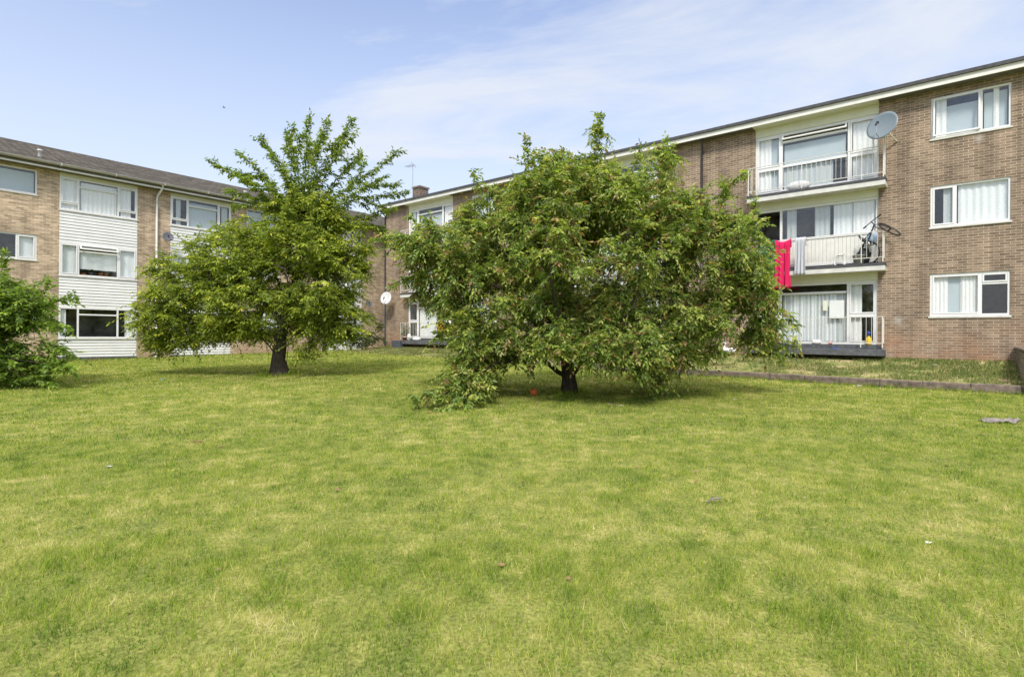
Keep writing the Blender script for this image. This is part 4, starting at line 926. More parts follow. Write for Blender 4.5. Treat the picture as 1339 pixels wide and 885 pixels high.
limbs = [[rt, A(364, 470), A(367, 440), A(372, 418, .05)], [A(370, 425), A(350, 395, -.2), A(310, 370, -.4), A(260, 370, -.5), A(215, 395, -.5)], [A(368, 436), A(330, 432, .2), A(290, 440, .3), A(250, 440, .3), A(215, 445, .2)],
         [A(371, 420), A(385, 370, .1), A(395, 310, .1), A(402, 270, 0)], [A(371, 420), A(405, 390, -.3), A(440, 365, -.4), A(465, 355, -.3)], [A(371, 424), A(365, 370, .9), A(340, 330, 1.3)], [A(371, 424), A(380, 380, -1.1), A(370, 340, -1.5)],
         [A(371, 428), A(410, 415, .5), A(450, 410, .6), A(470, 425, .5)], [A(363, 462), A(352, 452, -.1), A(340, 440, -.2)], [rt, tuple(Vector(rt) + Vector((.2, .05, .02))), A(375, 472, .1), A(377, 452, .1), A(373, 428, .05)]]
shoots = [[A(385, 300, .2), A(330, 240, .3), A(277, 212, .4)], [A(390, 290), A(350, 235, -.2), A(315, 201, -.3)], [A(392, 285), A(368, 215), A(340, 181, .1)], [A(395, 280, .2), A(388, 215, .4), A(376, 176, .5)], [A(398, 280), A(400, 210), A(404, 155)],
          [A(400, 275, -.2), A(412, 205, -.3), A(427, 161, -.4)], [A(402, 280, .1), A(430, 220, .2), A(461, 158, .3)], [A(405, 290), A(455, 245, -.1), A(488, 222, -.2), A(520, 200, -.2)], [A(410, 300, .2), A(460, 262, .3), A(528, 251, .4)],
          [A(405, 285, .4), A(440, 235, .6), A(470, 205, .7)], [A(395, 290, -.4), A(360, 250, -.6), A(322, 236, -.7)], [A(400, 285, .5), A(415, 230, .8), A(440, 190, .9)], [A(410, 295, -.3), A(450, 262, -.6), A(500, 232, -.7)], [A(392, 300, .3), A(345, 262, .4), A(300, 250, .4)], [A(395, 285, -.2), A(380, 235, -.4), A(358, 208, -.5)], [A(402, 290), A(470, 285, .1), A(515, 272, .2)]]
yel = [(0.373, 0.439, 0.054), (0.491, 0.514, 0.064), (0.254, 0.326, 0.045), (0.170, 0.234, 0.039)]
make_tree('tree', 'light green tree with a thick dark trunk and long leafy shoots rising from its crown', 'tree', rt, limbs, blobs, Yt, 1400, 9, 10, (.22, .5), (.085, .14), .2,
          yel, [.26, .12, .34, .28], 'leaf_b', droop=.45, twig_droop=.35, tip=.0062, flare=.7, shoots=shoots, upb=.08, rmax=.4, forks=True, trunk_r=.19, thin=.13, flat=.45, clump=.9, zmin=lambda q: lawn_z(q[:, 0], q[:, 1]) + .5, extra_cols=([(0.214, 0.290, 0.044), (0.147, 0.221, 0.038), (0.294, 0.353, 0.063)], [.5, .3, .2]), e=2.2)
# --- bushy tree cut by the left edge
Yb = 13.4
A = lambda px, py, dy=0.0, Y=Yb: tuple(at(px, py, Y + dy))
rb = ground_pt(-30, Yb)
blobs = [(-20, 400, 60, 50, 1.4), (20, 385, 36, 32, 1.0), (45, 412, 38, 22, .9), (10, 440, 60, 34, 1.4), (60, 455, 28, 16, .7), (30, 480, 52, 20, 1.1), (-50, 450, 70, 50, 1.6), (85, 478, 16, 8, .3), (2, 352, 14, 10, .4), (75, 392, 12, 10, .3)]
limbs = [[rb, A(-30, 480), A(-28, 450)], [A(-29, 460), A(-5, 420, -.2), A(30, 395, -.3), A(70, 388, -.3)], [A(-29, 465), A(10, 445, .2), A(50, 430, .3)], [A(-28, 455), A(-30, 400), A(-15, 355)], [A(-30, 470), A(20, 468, -.4), A(70, 475, -.5)], [A(-28, 460), A(-60, 420, .4), A(-80, 390, .5)]]
bshoots = [[A(60, 400, -.1), A(85, 392, -.2), A(108, 390, -.2)], [A(60, 470, -.3), A(85, 478, -.4), A(108, 485, -.4)], [A(40, 425), A(70, 422, -.1), A(98, 430, -.1)], [A(10, 375), A(18, 352), A(22, 338)], [A(50, 405), A(68, 385), A(80, 370)], [A(-5, 370), A(-6, 350), A(-4, 330)], [A(60, 445), A(82, 450), A(100, 458)], [A(40, 490, -.5), A(60, 495, -.5), A(78, 500, -.5)]]
bush_ = make_tree('bushy_tree', 'low bushy tree with bright green layered leaves at the left edge of the lawn', 'tree', rb, limbs, blobs, Yb, 460, 8, 10, (.2, .42), (.09, .14), .24,
          [(0.159, 0.247, 0.038), (0.226, 0.336, 0.051), (0.305, 0.405, 0.070), (0.106, 0.177, 0.033)], [.35, .3, .15, .2], 'leaf_b', droop=.25, twig_droop=.2, tip=.006, flare=.4, upb=.02, rmax=.2, trunk_r=.09, thin=.2, clump=.6, flat=.35, shoots=bshoots, zmin=lambda q: lawn_z(q[:, 0], q[:, 1]) + .12)
bush_.location.x -= .28
# --- shrub in the corner between the two blocks
Ys = 31.2
A = lambda px, py, dy=0.0, Y=Ys: tuple(at(px, py, Y + dy))
rs = ground_pt(478, Ys)
make_tree('shrub', 'dark green rounded shrub in the corner where the two blocks meet', 'shrub', rs, [[rs, A(478, 450), A(478, 442)]], [(478, 442, 20, 13, .6), (450, 447, 18, 8, .5), (492, 428, 9, 16, .4), (505, 440, 6, 10, .3)], Ys, 60, 6, 9, (.15, .35), (.07, .12), .3,
          [(.04, .075, .02), (.06, .10, .025), (.10, .15, .035)], [.5, .35, .15], 'leaf_a', droop=.3, tip=.006, flare=.2, rmax=.06)
# ------------------------------------------------------------------ DISHES, AERIAL, CLUTTER
def dish(Mb, centre, radius, normal, mat, label, foot=None, tall=1.08, group='satellite dishes on the two blocks', mast=None):
    n = Vector(normal).normalized(); z = Vector((0, 0, 1)); s = z.cross(n).normalized(); u = n.cross(s)
    t = empty('satellite_dish', Mb @ Matrix.Translation(centre), label, 'satellite dish', group)
    d = MB(); rings, seg = 7, 36
    for side in (0, 1):
        k = len(d.v)
        for i in range(rings + 1):
            r = radius * i / rings
            for j in range(seg):
                a = 2 * PI * j / seg; dep = .16 * radius * ((i / rings) ** 2) - side * .012
                d.v.append(tuple(s * (r * math.cos(a)) + u * (r * tall * math.sin(a)) + n * dep))
        for i in range(rings):
            for j in range(seg):
                q = (k + i * seg + j, k + i * seg + (j + 1) % seg, k + (i + 1) * seg + (j + 1) % seg, k + (i + 1) * seg + j)
                d.f.append(q if not side else q[::-1])
        if side:
            for j in range(seg): d.f.append((rings * seg + j, rings * seg + (j + 1) % seg, k + rings * seg + (j + 1) % seg, k + rings * seg + j))
    d.build('reflector', mat, t, smooth=True)
    a = MB(); base = -u * radius * .95 * tall + n * .1; tip_ = -u * radius * .25 + n * radius * .85
    a.tube([base, base + n * radius * .45 + u * .02, tip_], .012, 6); a.build('feed_arm', M['steel'], t)
    l = MB(); l.tube([tip_ - n * .02 + u * .06, tip_ + u * .01 - n * .05], .035, 8); l.tube([tip_ + u * .01, tip_ - u * .09 + n * .03], .024, 8); l.build('receiver', M['dark'], t, smooth=True)
    b = MB()
    if mast: b.tube([Vector(q) - Vector(centre) for q in mast], .022, 8)
    b.tube([-n * .02, -n * .12], .03, 8)
    if foot: b.tube([-n * .10, Vector(foot) - Vector(centre)], .018, 8)
    b.build('bracket', M['rail'], t)
    return t
c = R_(1154.5, 165.5, -.62)
dish(MR, c, .42, Vector((-.30, -.9, .35)), M['dish'], 'large grey blue satellite dish on a post at the corner of the top balcony', mast=[(c.x + .03, -.42, c.z - 1.4), (c.x + .03, -.42, c.z - .2), (c.x, -.5, c.z - .05)], foot=(c.x + .3, -.02, c.z - .35))
c = R_(505, 390, -.55)
dish(MR, c, .33, Vector((.38, -.8, .25)), M['dish_w'], 'white oval satellite dish on the brown brick end near the black downpipe', foot=(c.x + .05, -.01, c.z - .2), tall=1.12)
c = L_(482, 397, -.35)
dish(ML, c, .19, Vector((-.3, -.9, .3)), M['dish_d'], 'small dark satellite dish on the tan brick corner, left of the white one', foot=(c.x, -.01, c.z - .1), tall=1.0)
c = L_(219.5, 310, -.35)
dish(ML, c, .22, Vector((-.15, -.9, .3)), M['dish_d'], 'dark satellite dish on the tan brick wall beside the pale downpipe above the left tree', foot=(c.x, -.01, c.z - .1), tall=1.0)
# aerial on the chimney
b0 = R_(540.5, 258, 1.58); b1 = R_(540.5, 217, 1.58)
ae = empty('tv_aerial', MR @ Matrix.Translation((b0.x, 1.53, b0.z)), 'thin television aerial on a mast fixed to the brick chimney', 'aerial')
h = b1.z - b0.z
m1 = MB(); m1.tube([(0, 0, -.25), (0, 0, h + .12)], .02, 6); m1.build('mast', M['steel'], ae)
m2 = MB(); m2.tube([(-.55, -.1, h), (.12, .02, h)], .014, 5)
for i in range(7):
    x = -.5 + i * .09; m2.tube([(x - .02, -.26, h), (x + .05, .10, h)], .008, 4)
m2.tube([(.05, -.2, h + .18), (.07, .2, h - .1)], .012, 4); m2.tube([(.05, -.2, h - .16), (.08, .2, h + .14)], .012, 4)
m2.build('antenna_array', M['steel'], ae)
# --- washing over the balcony rails
def towel(name, label, Mb, x0, x1, ztop, zbot, yrail, mat, cat='towel', group=None, swag=.04, seed=1, back=.25, sag=0.0, nw=4):
    R = random.Random(seed); n, m = 22, 18; mb = MB(); ph = R.uniform(0, 6)
    cx_ = (x0 + x1) / 2
    for i in range(m + 1):
        t = i / m
        for j in range(n + 1):
            u = j / n; w = 1 - .10 * math.sin(PI * min(1, t * 1.1)) * (1 if swag > .03 else .3)
            x = (x0 - cx_) * w + (x1 - x0) * w * u
            fold = swag * (.25 + .75 * t) * math.sin(2 * PI * nw * u + ph + .6 * t) + .4 * swag * math.sin(2 * PI * 2.3 * nw * u + ph)
            if t < .12:
                y = yrail + .035 * math.cos(PI * (t / .12)) * 1; z = ztop + .02 * math.sin(PI * t / .12)
                y = yrail + .04 - .08 * (t / .12)
            else: y = yrail - .05 - fold - .03 * t; z = ztop - (ztop - zbot) * (t - .12) / .88
            z -= sag * math.sin(PI * u) * (1 - t) + (R.uniform(0, .01))
            if t > .12: z += .05 * sag * math.sin(9 * u)
            mb.v.append((x, y, z))
    nb = len(mb.v)
    for i in range(m):
        for j in range(n): a = i * (n + 1) + j; mb.f.append((a, a + 1, a + n + 2, a + n + 1))
    # back half hanging inside the rail
    for i in range(7):
        t = i / 6
        for j in range(n + 1):
            u = j / n; mb.v.append(((x0 - cx_) + (x1 - x0) * u, yrail + .04 + .02 * math.sin(2 * PI * 3 * u + ph) * t, ztop - sag * math.sin(PI * u) - back * t))
    for i in range(6):
        for j in range(n): a = nb + i * (n + 1) + j; mb.f.append((a, a + n + 1, a + n + 2, a + 1))
    o = mb.build(name, mat, smooth=True); o.matrix_world = Mb @ Matrix.Translation((cx_, 0, 0))
    s = o.modifiers.new('cloth', 'SOLIDIFY'); s.thickness = .012
    return tag(o, label, cat, group)
yr = -.42
def tw(px0, px1, py0, py1, *a, **k):
    p = R_(px0, py0, yr - .03); q = R_(px1, py1, yr - .03); return p.x, q.x, p.z, q.z
x0, x1, zt, zb = tw(1013.5, 1034, 321, 377); towel('towel', 'long crimson pink towel hanging over the middle balcony rail', MR, x0, x1, 4.625, zb, yr, M['pink'], group='washing on the middle balcony rail', swag=.06, seed=3, sag=.10, nw=2.5)
x0, x1, zt, zb = tw(991, 1013, 322, 371); towel('towel', 'dark green towel hanging over the middle balcony rail', MR, x0, x1, 4.625, zb, yr, M['green'], group='washing on the middle balcony rail', swag=.03, seed=5, nw=2)
x0, x1, zt, zb = tw(1040, 1054, 318, 359); towel('towel', 'pale grey towel folded over the middle balcony rail', MR, x0, x1, 4.625, zb, yr, M['greycloth'], group='washing on the middle balcony rail', swag=.045, seed=8, nw=3)
x0, x1, zt, zb = tw(572.5, 581, 424, 435); towel('towel', 'small orange cloth on the far ground floor balcony rail', MR, x0, x1, 2.04, zb, yr, M['orange'], group='cloths on the far ground floor rail', swag=.02, seed=2, nw=2)
x0, x1, zt, zb = tw(582, 591, 425, 439); towel('towel', 'white cloth on the far ground floor balcony rail', MR, x0, x1, 2.04, zb, yr, M['whitecloth'], group='cloths on the far ground floor rail', swag=.02, seed=4, nw=2)
# --- bicycle stood on its back wheel at the right end of the middle balcony
def Rb(px, py, y): return R_(px, py, y)
Rw = Rb(1137.5, 333, -.2); Rw.z = 3.66 + .34
Fw = Rb(1163.2, 300, -.55); Hd = Rb(1143, 294, -.38); BBk = Rb(1133.5, 320, -.28); Sd = Rb(1127, 312.5, -.2)
bk = empty('bicycle', MR @ Matrix.Translation(Rw), 'black bicycle stood upright on the middle balcony with its front wheel over the rail', 'bicycle')
def wheel(c, axis):
    w = MB(); w.torus((0, 0, 0), axis, .325, .02, 36, 8); o = w.build('wheel', M['dark'], bk, smooth=True); o.location = c - Rw
    s = MB(); ax = Vector(axis).normalized(); u = ax.orthogonal().normalized(); v = ax.cross(u)
    s.tube([-ax * .05, ax * .05], .025, 8)
    for i in range(14):
        a = 2 * PI * i / 14; s.tube([ax * (.03 if i % 2 else -.03), (u * math.cos(a) + v * math.sin(a)) * .31], .0022, 3, cap=False)
    s.torus((0, 0, 0), axis, .305, .009, 30, 4)
    s.build('spokes', M['dark'], o)
    return o
wheel(Rw, (.55, .8, .05)); wheel(Fw, (.60, -.28, .75))
fr = MB()
for a, b, r in ((Hd, BBk, .02), (BBk, Rw, .013), (Sd + Vector((0, 0, .0)), BBk, .016), (Hd + Vector((-.02, 0, -.12)), Sd + (BBk - Sd) * .3, .016), (Sd + (BBk - Sd) * .3, Rw, .011)):
    fr.tube([a - Rw, b - Rw], r, 8)
fr.build('frame', M['blackpaint'], bk, smooth=True)
fk = MB(); ax = Vector((.60, -.28, .75)).normalized()
for sg in (-1, 1): fk.tube([Hd - Rw, Hd - Rw + (Fw - Hd) * .25 + ax * .06 * sg, Fw - Rw + ax * .055 * sg], .012, 6)
fk.build('fork', M['blackpaint'], bk, smooth=True)
hb = MB(); p0, p1, p2 = Rb(1129, 299, -.30), Rb(1139.5, 290, -.4), Rb(1152, 280.5, -.5)
hb.tube([p0 - Rw, p1 - Rw, p2 - Rw], .014, 8); hb.tube([p1 - Rw, Hd - Rw], .016, 8)
o = hb.build('handlebar', M['blackpaint'], bk, smooth=True)
gr = MB(); gr.tube([p0 - Rw, p0 - Rw + (p1 - p0) * .35], .022, 8); gr.tube([p2 - Rw, p2 - Rw + (p1 - p2) * .35], .022, 8); gr.build('grips', M['dark'], o)
sd = MB(); dv = (BBk - Sd).normalized(); sv = Vector((-.6, .2, .75)).normalized()
k = 0
for (q, w, h_) in ((-.13, .06, .03), (-.06, .065, .03), (.02, .035, .025), (.12, .02, .02)):
    pass
sd.tube([Sd - Rw - sv * .12, Sd - Rw - sv * .05, Sd - Rw + sv * .03, Sd - Rw + sv * .14], [.03, .055, .04, .018], 8); sd.build('saddle', M['dark'], bk, smooth=True)
mg = MB(); A0 = Vector((.55, .8, .05)).normalized(); u = Vector((0, 0, 1)) - A0 * A0.z; u.normalize(); v = A0.cross(u)
k = len(mg.v)
for i in range(15):
    a = .35 - i * 1.9 / 14
    for q in (-.03, .03): mg.v.append(tuple((u * math.cos(a) + v * math.sin(a)) * .37 + A0 * q))
for i in range(14): mg.f.append((2 * i, 2 * i + 1, 2 * i + 3, 2 * i + 2))
mo = mg.build('mudguard', M['blackpaint'], bk, smooth=True); mo.modifiers.new('t', 'SOLIDIFY').thickness = .006
cr = MB(); cr.torus(BBk - Rw, A0, .085, .012, 20, 5); cr.tube([BBk - Rw - A0 * .06, BBk - Rw + A0 * .06], .025, 8); cr.tube([BBk - Rw + A0 * .05, BBk - Rw + A0 * .05 + Vector((.1, 0, .13))], .01, 5); cr.build('crank', M['steel'], bk)
# pale cloth bag hung on the bicycle and dark bag at its foot
p = Rb(1139.5, 313, -.16)
mb = MB(); mb.blob((0, 0, 0), (.16, .09, .2), 12, .15, 4); o = mb.build('cloth_bag', M['bluecloth'], smooth=True); o.matrix_world = MR @ Matrix.Translation(p); tag(o, 'pale blue cloth bag hanging behind the upright bicycle', 'bag')
p = Rb(1129, 331, -.12); mb = MB(); mb.blob((0, 0, 0), (.2, .12, .26), 12, .12, 9); o = mb.build('rucksack', M['dark'], smooth=True); p.z = 3.66 + .25; o.matrix_world = MR @ Matrix.Translation(p); tag(o, 'black bag on the balcony floor beside the bicycle wheel', 'bag')
# bucket
p = Rb(1122.5, 345, -.33)
bu = empty('bucket', MR @ Matrix.Translation((p.x, -.27, 3.664)), 'grey plastic bucket standing on the middle balcony by the bicycle', 'bucket')
mb = MB(); mb.lathe([(0, 0), (.13, 0), (.165, .26), (.175, .26), (.175, .28), (.155, .28), (.12, .02), (0, .02)], n=22); mb.build('pail', M['bucket'], bu, smooth=True)
mb = MB(); mb.tube([(.17 * math.cos(a), .05 * math.sin(a) - .03, .27 - .1 * math.sin(a)) for a in np.linspace(0, PI, 10)], .005, 5); mb.build('handle', M['steel'], bu)
# stool frame
p0 = Rb(1092, 333, -.25); p1 = Rb(1104, 333, -.25)
st = empty('stool', MR @ Matrix.Translation(((p0.x + p1.x) / 2, -.2, 3.664)), 'small white tubular stool on the middle balcony below the board panel', 'stool')
w = (p1.x - p0.x) / 2; hh = .32
for sy in (-1, 1):
    mb = MB(); mb.tube([(-w, .09 * sy, 0), (-w, .09 * sy, hh - .04), (-w + .04, .09 * sy, hh), (w - .04, .09 * sy, hh), (w, .09 * sy, hh - .04), (w, .09 * sy, 0)], .011, 7); mb.build('leg', M['plastic_w'], st, smooth=True)
mb = MB(); mb.box(-w + .02, w - .02, -.10, .10, hh + .011, hh + .03); mb.build('seat', M['plastic_w'], st, bevel=.008)
# cushion on upper balcony
p = R_(1044, 232, -.15); mb = MB(); mb.blob((0, 0, 0), (.36, .13, .17), 16, .05, 2); o = mb.build('cushion', M['whitecloth'], smooth=True); o.matrix_world = MR @ Matrix.Translation((p.x, -.14, 6.24 + .165)); tag(o, 'plump white bag or cushion lying behind the top balcony railing', 'cushion')
# lower balcony items
def blob_thing(name, label, cat, Mb, p, r, mat, seed=1, group=None, jit=.2):
    mb = MB(); mb.blob((0, 0, 0), r, 12, jit, seed); o = mb.build(name, mat, smooth=True); o.matrix_world = Mb @ Matrix.Translation(p); return tag(o, label, cat, group)
p = R_(1067, 444, -.2); blob_thing('plastic_bag', 'crumpled white bag on the ground floor balcony step', 'bag', MR, (p.x, -.12, 1.155 + .07), (.14, .07, .08), M['plastic_w'], 3)
p = R_(1085, 446, -.2); blob_thing('toy', 'small pink toy on the ground floor balcony step beside the white bag', 'toy', MR, (p.x, -.12, 1.155 + .045), (.06, .05, .05), M['red_p'], 4)
p = R_(1011, 441, -.2); blob_thing('toy_ball', 'green ball by the left door of the near ground floor balcony', 'ball', MR, (p.x, -.12, 1.155 + .09), (.09, .09, .09), M['teal'], 4, jit=0)
p = R_(1018, 446, -.2); blob_thing('plastic_bag', 'white bag beside the green ball on the ground floor balcony', 'bag', MR, (p.x, -.14, 1.155 + .06), (.12, .07, .07), M['plastic_w'], 13)
p = R_(1091, 456, -.45); blob_thing('rag', 'small blue rag lying on the dark ground floor deck', 'rag', MR, (p.x, -.38, 1.03), (.12, .05, .02), M['blue'], 6)
bt = R_(1136, 440, -.02)
bo = empty('bottle', MR @ Matrix.Translation((bt.x, -.02, 1.155)), 'yellow bottle with a blue cap by the ground floor glass door', 'bottle')
mb = MB(); mb.lathe([(0, 0), (.07, 0), (.075, .05), (.075, .2), (.03, .27), (.03, .29), (0, .29)], n=16); mb.build('body', M['yellow'], bo, smooth=True)
mb = MB(); mb.lathe([(0, .292), (.04, .292), (.04, .40), (.02, .42), (0, .42)], n=12); mb.build('cap', M['blue'], bo, smooth=True)
# white board on ground floor window
q0 = R_(1084.5, 393, .03); q1 = R_(1103.5, 416, .03)
mb = MB(); mb.box(q0.x, q1.x, .030, .044, q1.z, q0.z); o = mb.build('notice_board', M['card_w'], bevel=.003); o.matrix_world = MR.copy(); tag(o, 'blank white board leaning inside the ground floor balcony rail against the window', 'board')
q0 = R_(1076, 393, .03); q1 = R_(1082, 406, .03)
mb = MB(); mb.box(q0.x, q1.x, .036, .05, q1.z, q0.z); o = mb.build('card_sign', M['cream']); o.matrix_world = MR.copy(); tag(o, 'small cream card on the ground floor window beside the white board', 'card')
# far balcony: planter, pot plant, white bags
p = R_(517.5, 455, -.7); q = R_(512, 447, -.7); r_ = R_(523, 447, -.7)
pl = empty('planter', MR @ Matrix.Translation((p.x, -.7, .6)), 'dark grey planter box at the end of the far ground floor deck', 'planter')
hw = (r_.x - q.x) / 2
mb = MB(); mb.box(-hw, hw, 0, .4, 0, .06); mb.box(-hw, hw, 0, .03, .062, .42); mb.box(-hw, hw, .37, .4, .062, .42); mb.box(-hw, -hw + .03, .032, .368, .062, .42); mb.box(hw - .03, hw, .032, .368, .062, .42); mb.build('box', M['planter'], pl, bevel=.008)
mb = MB(); mb.box(-hw + .032, hw - .032, .032, .368, .30, .38); mb.build('soil', M['bark'], pl)
def pot_plant(label, Mb, base, r, h, ph, mat, n, cols, seed, cat='potted plant', group=None, lsz=(.06, .11), up=.8):
    t = empty('potted_plant', Mb @ Matrix.Translation(base), label, cat, group)
    mb = MB(); mb.lathe([(0, 0), (r * .75, 0), (r, h), (r * 1.08, h), (r * 1.08, h * .86), (r * .98, h * .86), (r * .9, h * .9), (0, h * .9)], n=16); mb.build('pot', mat, t, smooth=True)
    d = rand_dir(n); d[:, 2] = np.abs(d[:, 2]) * up + .3; B = np.zeros((n, 3)); B[:, 2] = h * .9
    L0 = rng.uniform(.4, 1, n) * ph; B2 = B + d * L0[:, None] * np.array([.55, .55, 1]) * rng.uniform(.2, 1, (n, 1))
    V, T, C = leaves(B2, d + rng.normal(size=(n, 3)) * .5, rng.uniform(lsz[0], lsz[1], n), .3, palette(n, cols, [1] * len(cols)), droop=.2)
    np_mesh('foliage', V, T, M['leaf_a'], t, tint=C)
    mb = MB()
    for i in range(0, n, 5): mb.tube([B[i], B2[i]], .004, 4)
    mb.build('stems', M['bark'], t)
    return t
g_ = [(.05, .10, .02), (.10, .16, .03), (.14, .2, .04)]
p = R_(528, 449, -.3); pot_plant('tall leafy green pot plant at the left end of the far ground floor balcony', MR, (p.x, -.25, 1.03), .13, .24, .95, M['terra'], 110, g_, 1, lsz=(.08, .15))
p = R_(546, 449, -.3); blob_thing('plastic_bag', 'white bag slumped on the far ground floor deck', 'bag', MR, (p.x, -.4, 1.12), (.34, .12, .1), M['plastic_w'], 23)
p = R_(535, 446, -.3); blob_thing('plastic_bag', 'white bundle leaning beside the far ground floor glass door', 'bag', MR, (p.x, -.3, 1.2), (.12, .1, .2), M['plastic_w'], 29)
p = R_(548, 302, -.3); blob_thing('laundry_bundle', 'white bundle on the far top balcony behind its railing', 'bundle', MR, (p.x, -.2, 6.24 + .30), (.3, .14, .3), M['whitecloth'], 31)
# plants on the left block's middle window sill
for (px, r, h, ph, mt, lab, n) in ((118.5, .10, .13, .42, 'planter', 'dark leaved plant in a black pot on the middle window sill of the left block', 46), (131.5, .09, .13, .26, 'terra', 'bushy plant in a terracotta pot on the left block middle window sill', 40), (139, .08, .11, .1, 'terra', 'small low plant in terracotta, right of the bushy one on the sill', 14), (108.5, .11, .07, .05, 'terra', 'wide shallow terracotta bowl plant at the left end of the window sill', 10)):
    p = L_(px, 355, .2); pot_plant(lab, ML, (p.x, .19, lw[1][0] + .065), r, h, ph, M[mt], n, [(.03, .06, .02), (.05, .09, .025)], 3, group='pot plants on the window sill')
# white plastic duck-shaped ornament at foot of the wall
p = R_(952, 466, -.35); t = empty('garden_ornament', MR @ Matrix.Translation((p.x, -.35, .76 - .0053 * p.x)), 'small white ornament on the dry grass at the foot of the brick wall', 'ornament')
mb = MB(); mb.blob((.06, 0, .10), (.22, .1, .1), 14, .04, 3); mb.tube([(-.1, 0, .1), (-.15, 0, .24), (-.13, 0, .32)], [.06, .045, .055], 10); mb.blob((-.15, 0, .33), (.075, .055, .06), 10, .02, 3); mb.build('body', M['plastic_w'], t, smooth=True)
mb = MB(); mb.tube([(-.21, 0, .325), (-.28, 0, .31)], [.022, .008], 6); mb.build('beak', M['orangep'], t)
# ------------------------------------------------------------------ things lying on the lawn
def lawn_at(px, py):
    Yv = 3.0
    for _ in range(60):
        x = (px - CX) / F * Yv; Yv = (EYE - float(ground_h(x, Yv))) * F / (py - HOR)
    x = (px - CX) / F * Yv; return Vector((x, Yv, float(ground_h(x, Yv))))
p = lawn_at(1307, 552)
mb = MB(); n = 26; k = 0
for i in range(n + 1):
    u = i / n - .5
    for j in range(9):
        v = j / 8 - .5
        z = .004 + .075 * float(vnoise(u * .62 + 4, v * .36, .085)) ** 1.5 + .03 * float(vnoise(u * .62 + 9, v * .36 + 3, .03)) - .02 * abs(u)
        mb.v.append((u * .62 * (1 - .15 * abs(v)) + .05 * float(vnoise(v * .36, 7.7, .06)), v * .36 * (1 - .3 * abs(u)) * (.75 + .5 * float(vnoise(u * .62, 2.2, .09))), max(.008, z)))
for i in range(n):
    for j in range(8): a = i * 9 + j; mb.f.append((a, a + 9, a + 10, a + 1))
o = mb.build('cardboard', M['card'], smooth=True); o.location = p + Vector((-.03, 0, 0)); o.scale = (.84, .9, 1.1); o.rotation_euler = (0, 0, -.1); s = o.modifiers.new('t', 'SOLIDIFY'); s.thickness = .02
tag(o, 'crumpled weathered piece of cardboard lying on the grass at the right', 'cardboard')
p = lawn_at(697, 517); mb = MB(); mb.lathe([(.0, 0), (.06, .005), (.115, .06), (.125, .12), (.10, .19), (.05, .225), (0, .235)], n=20); o = mb.build('ball', M['orangep'], smooth=True); o.location = p; o.scale = (.72, .72, .72); o.rotation_euler = (.3, .2, 0); tag(o, 'orange red ball on the grass in the shade of the large tree', 'ball')
p = lawn_at(706, 511); 
litter = [('scrap', 'crumpled teal wrapper on the grass below the left tree crown', 212, 497, .10, 'teal'), ('scrap', 'pale scrap of paper lying on the lawn at right of centre in front', 1214, 711, .035, 'plastic_w'), ('scrap', 'small white scrap on the grass right of the large tree shade', 960, 523, .07, 'paper'),
          ('scrap', 'white flat scrap at the foot of the kerb', 1124, 505, .12, 'paper'), ('scrap', 'little white scrap in the middle of the left lawn', 143, 611, .045, 'paper'), ('scrap', 'white scrap on the grass in the shade just left of the large tree trunk', 679, 514, .07, 'paper'), ('scrap', 'white scrap on the shaded grass right of the large tree trunk', 812, 531, .06, 'paper'), ('scrap', 'white paper scrap on the bank in front of the low brick wall', 1222, 480, .12, 'paper')]
for (nm, lab, px, py, s_, mt) in litter:
    s_ *= .6
    p = lawn_at(px, py); mb = MB()
    if py == 480: 
        q = R_(1222, 479, -.9); wx, wy = rw(q.x, .9); p = Vector((wx, wy, float(verge_h(np.array(q.x), np.array(.9))) + .02))
    R = random.Random(px); n = 7
    for i in range(n):
        for j in range(n):
            mb.v.append(((i / 6 - .5) * 2 * s_, (j / 6 - .5) * 1.4 * s_, .012 + s_ * .35 * R.random() * (1 if 0 < i < 6 else .4)))
    for i in range(n - 1):
        for j in range(n - 1): a = i * n + j; mb.f.append((a, a + n, a + n + 1, a + 1))
    o = mb.build(nm, M[mt]); o.location = p; o.rotation_euler = (0, 0, R.uniform(0, 3)); o.modifiers.new('t', 'SOLIDIFY').thickness = .003; tag(o, lab, 'litter', 'scraps of litter on the grass')
for i, (px, py, lab) in enumerate(((123, 472, 'bare twig with dry leaves lying on the grass in front of the left weatherboard panel'), (257, 581, 'brown dead twig lying on the open lawn at left'), (935, 658, 'short pale stick lying in the grass right of centre'))):
    p = lawn_at(px, py); mb = MB(); R = random.Random(i + 3); s_ = (.3, .09, .09)[i]
    mb.tube([(-s_, 0, .02), (-s_ * .3, .02, .04), (s_ * .4, -.02, .045), (s_, .03, .03)], .008 + .004 * (i == 0), 5); mb.tube([(0, 0, .04), (s_ * .5, .12 * s_ * 3, .05 + .1 * (i == 0))], .005, 4); mb.tube([(-s_ * .3, .02, .04), (-s_ * .1, -.3 * s_, .03 + .06 * (i == 0))], .005, 4)
    o = mb.build('twig', M['leaf_dry'] if i != 2 else M['card']); o.location = p; o.rotation_euler = (0, 0, R.uniform(-.5, .9)); tag(o, lab, 'twig', 'twigs on the lawn')
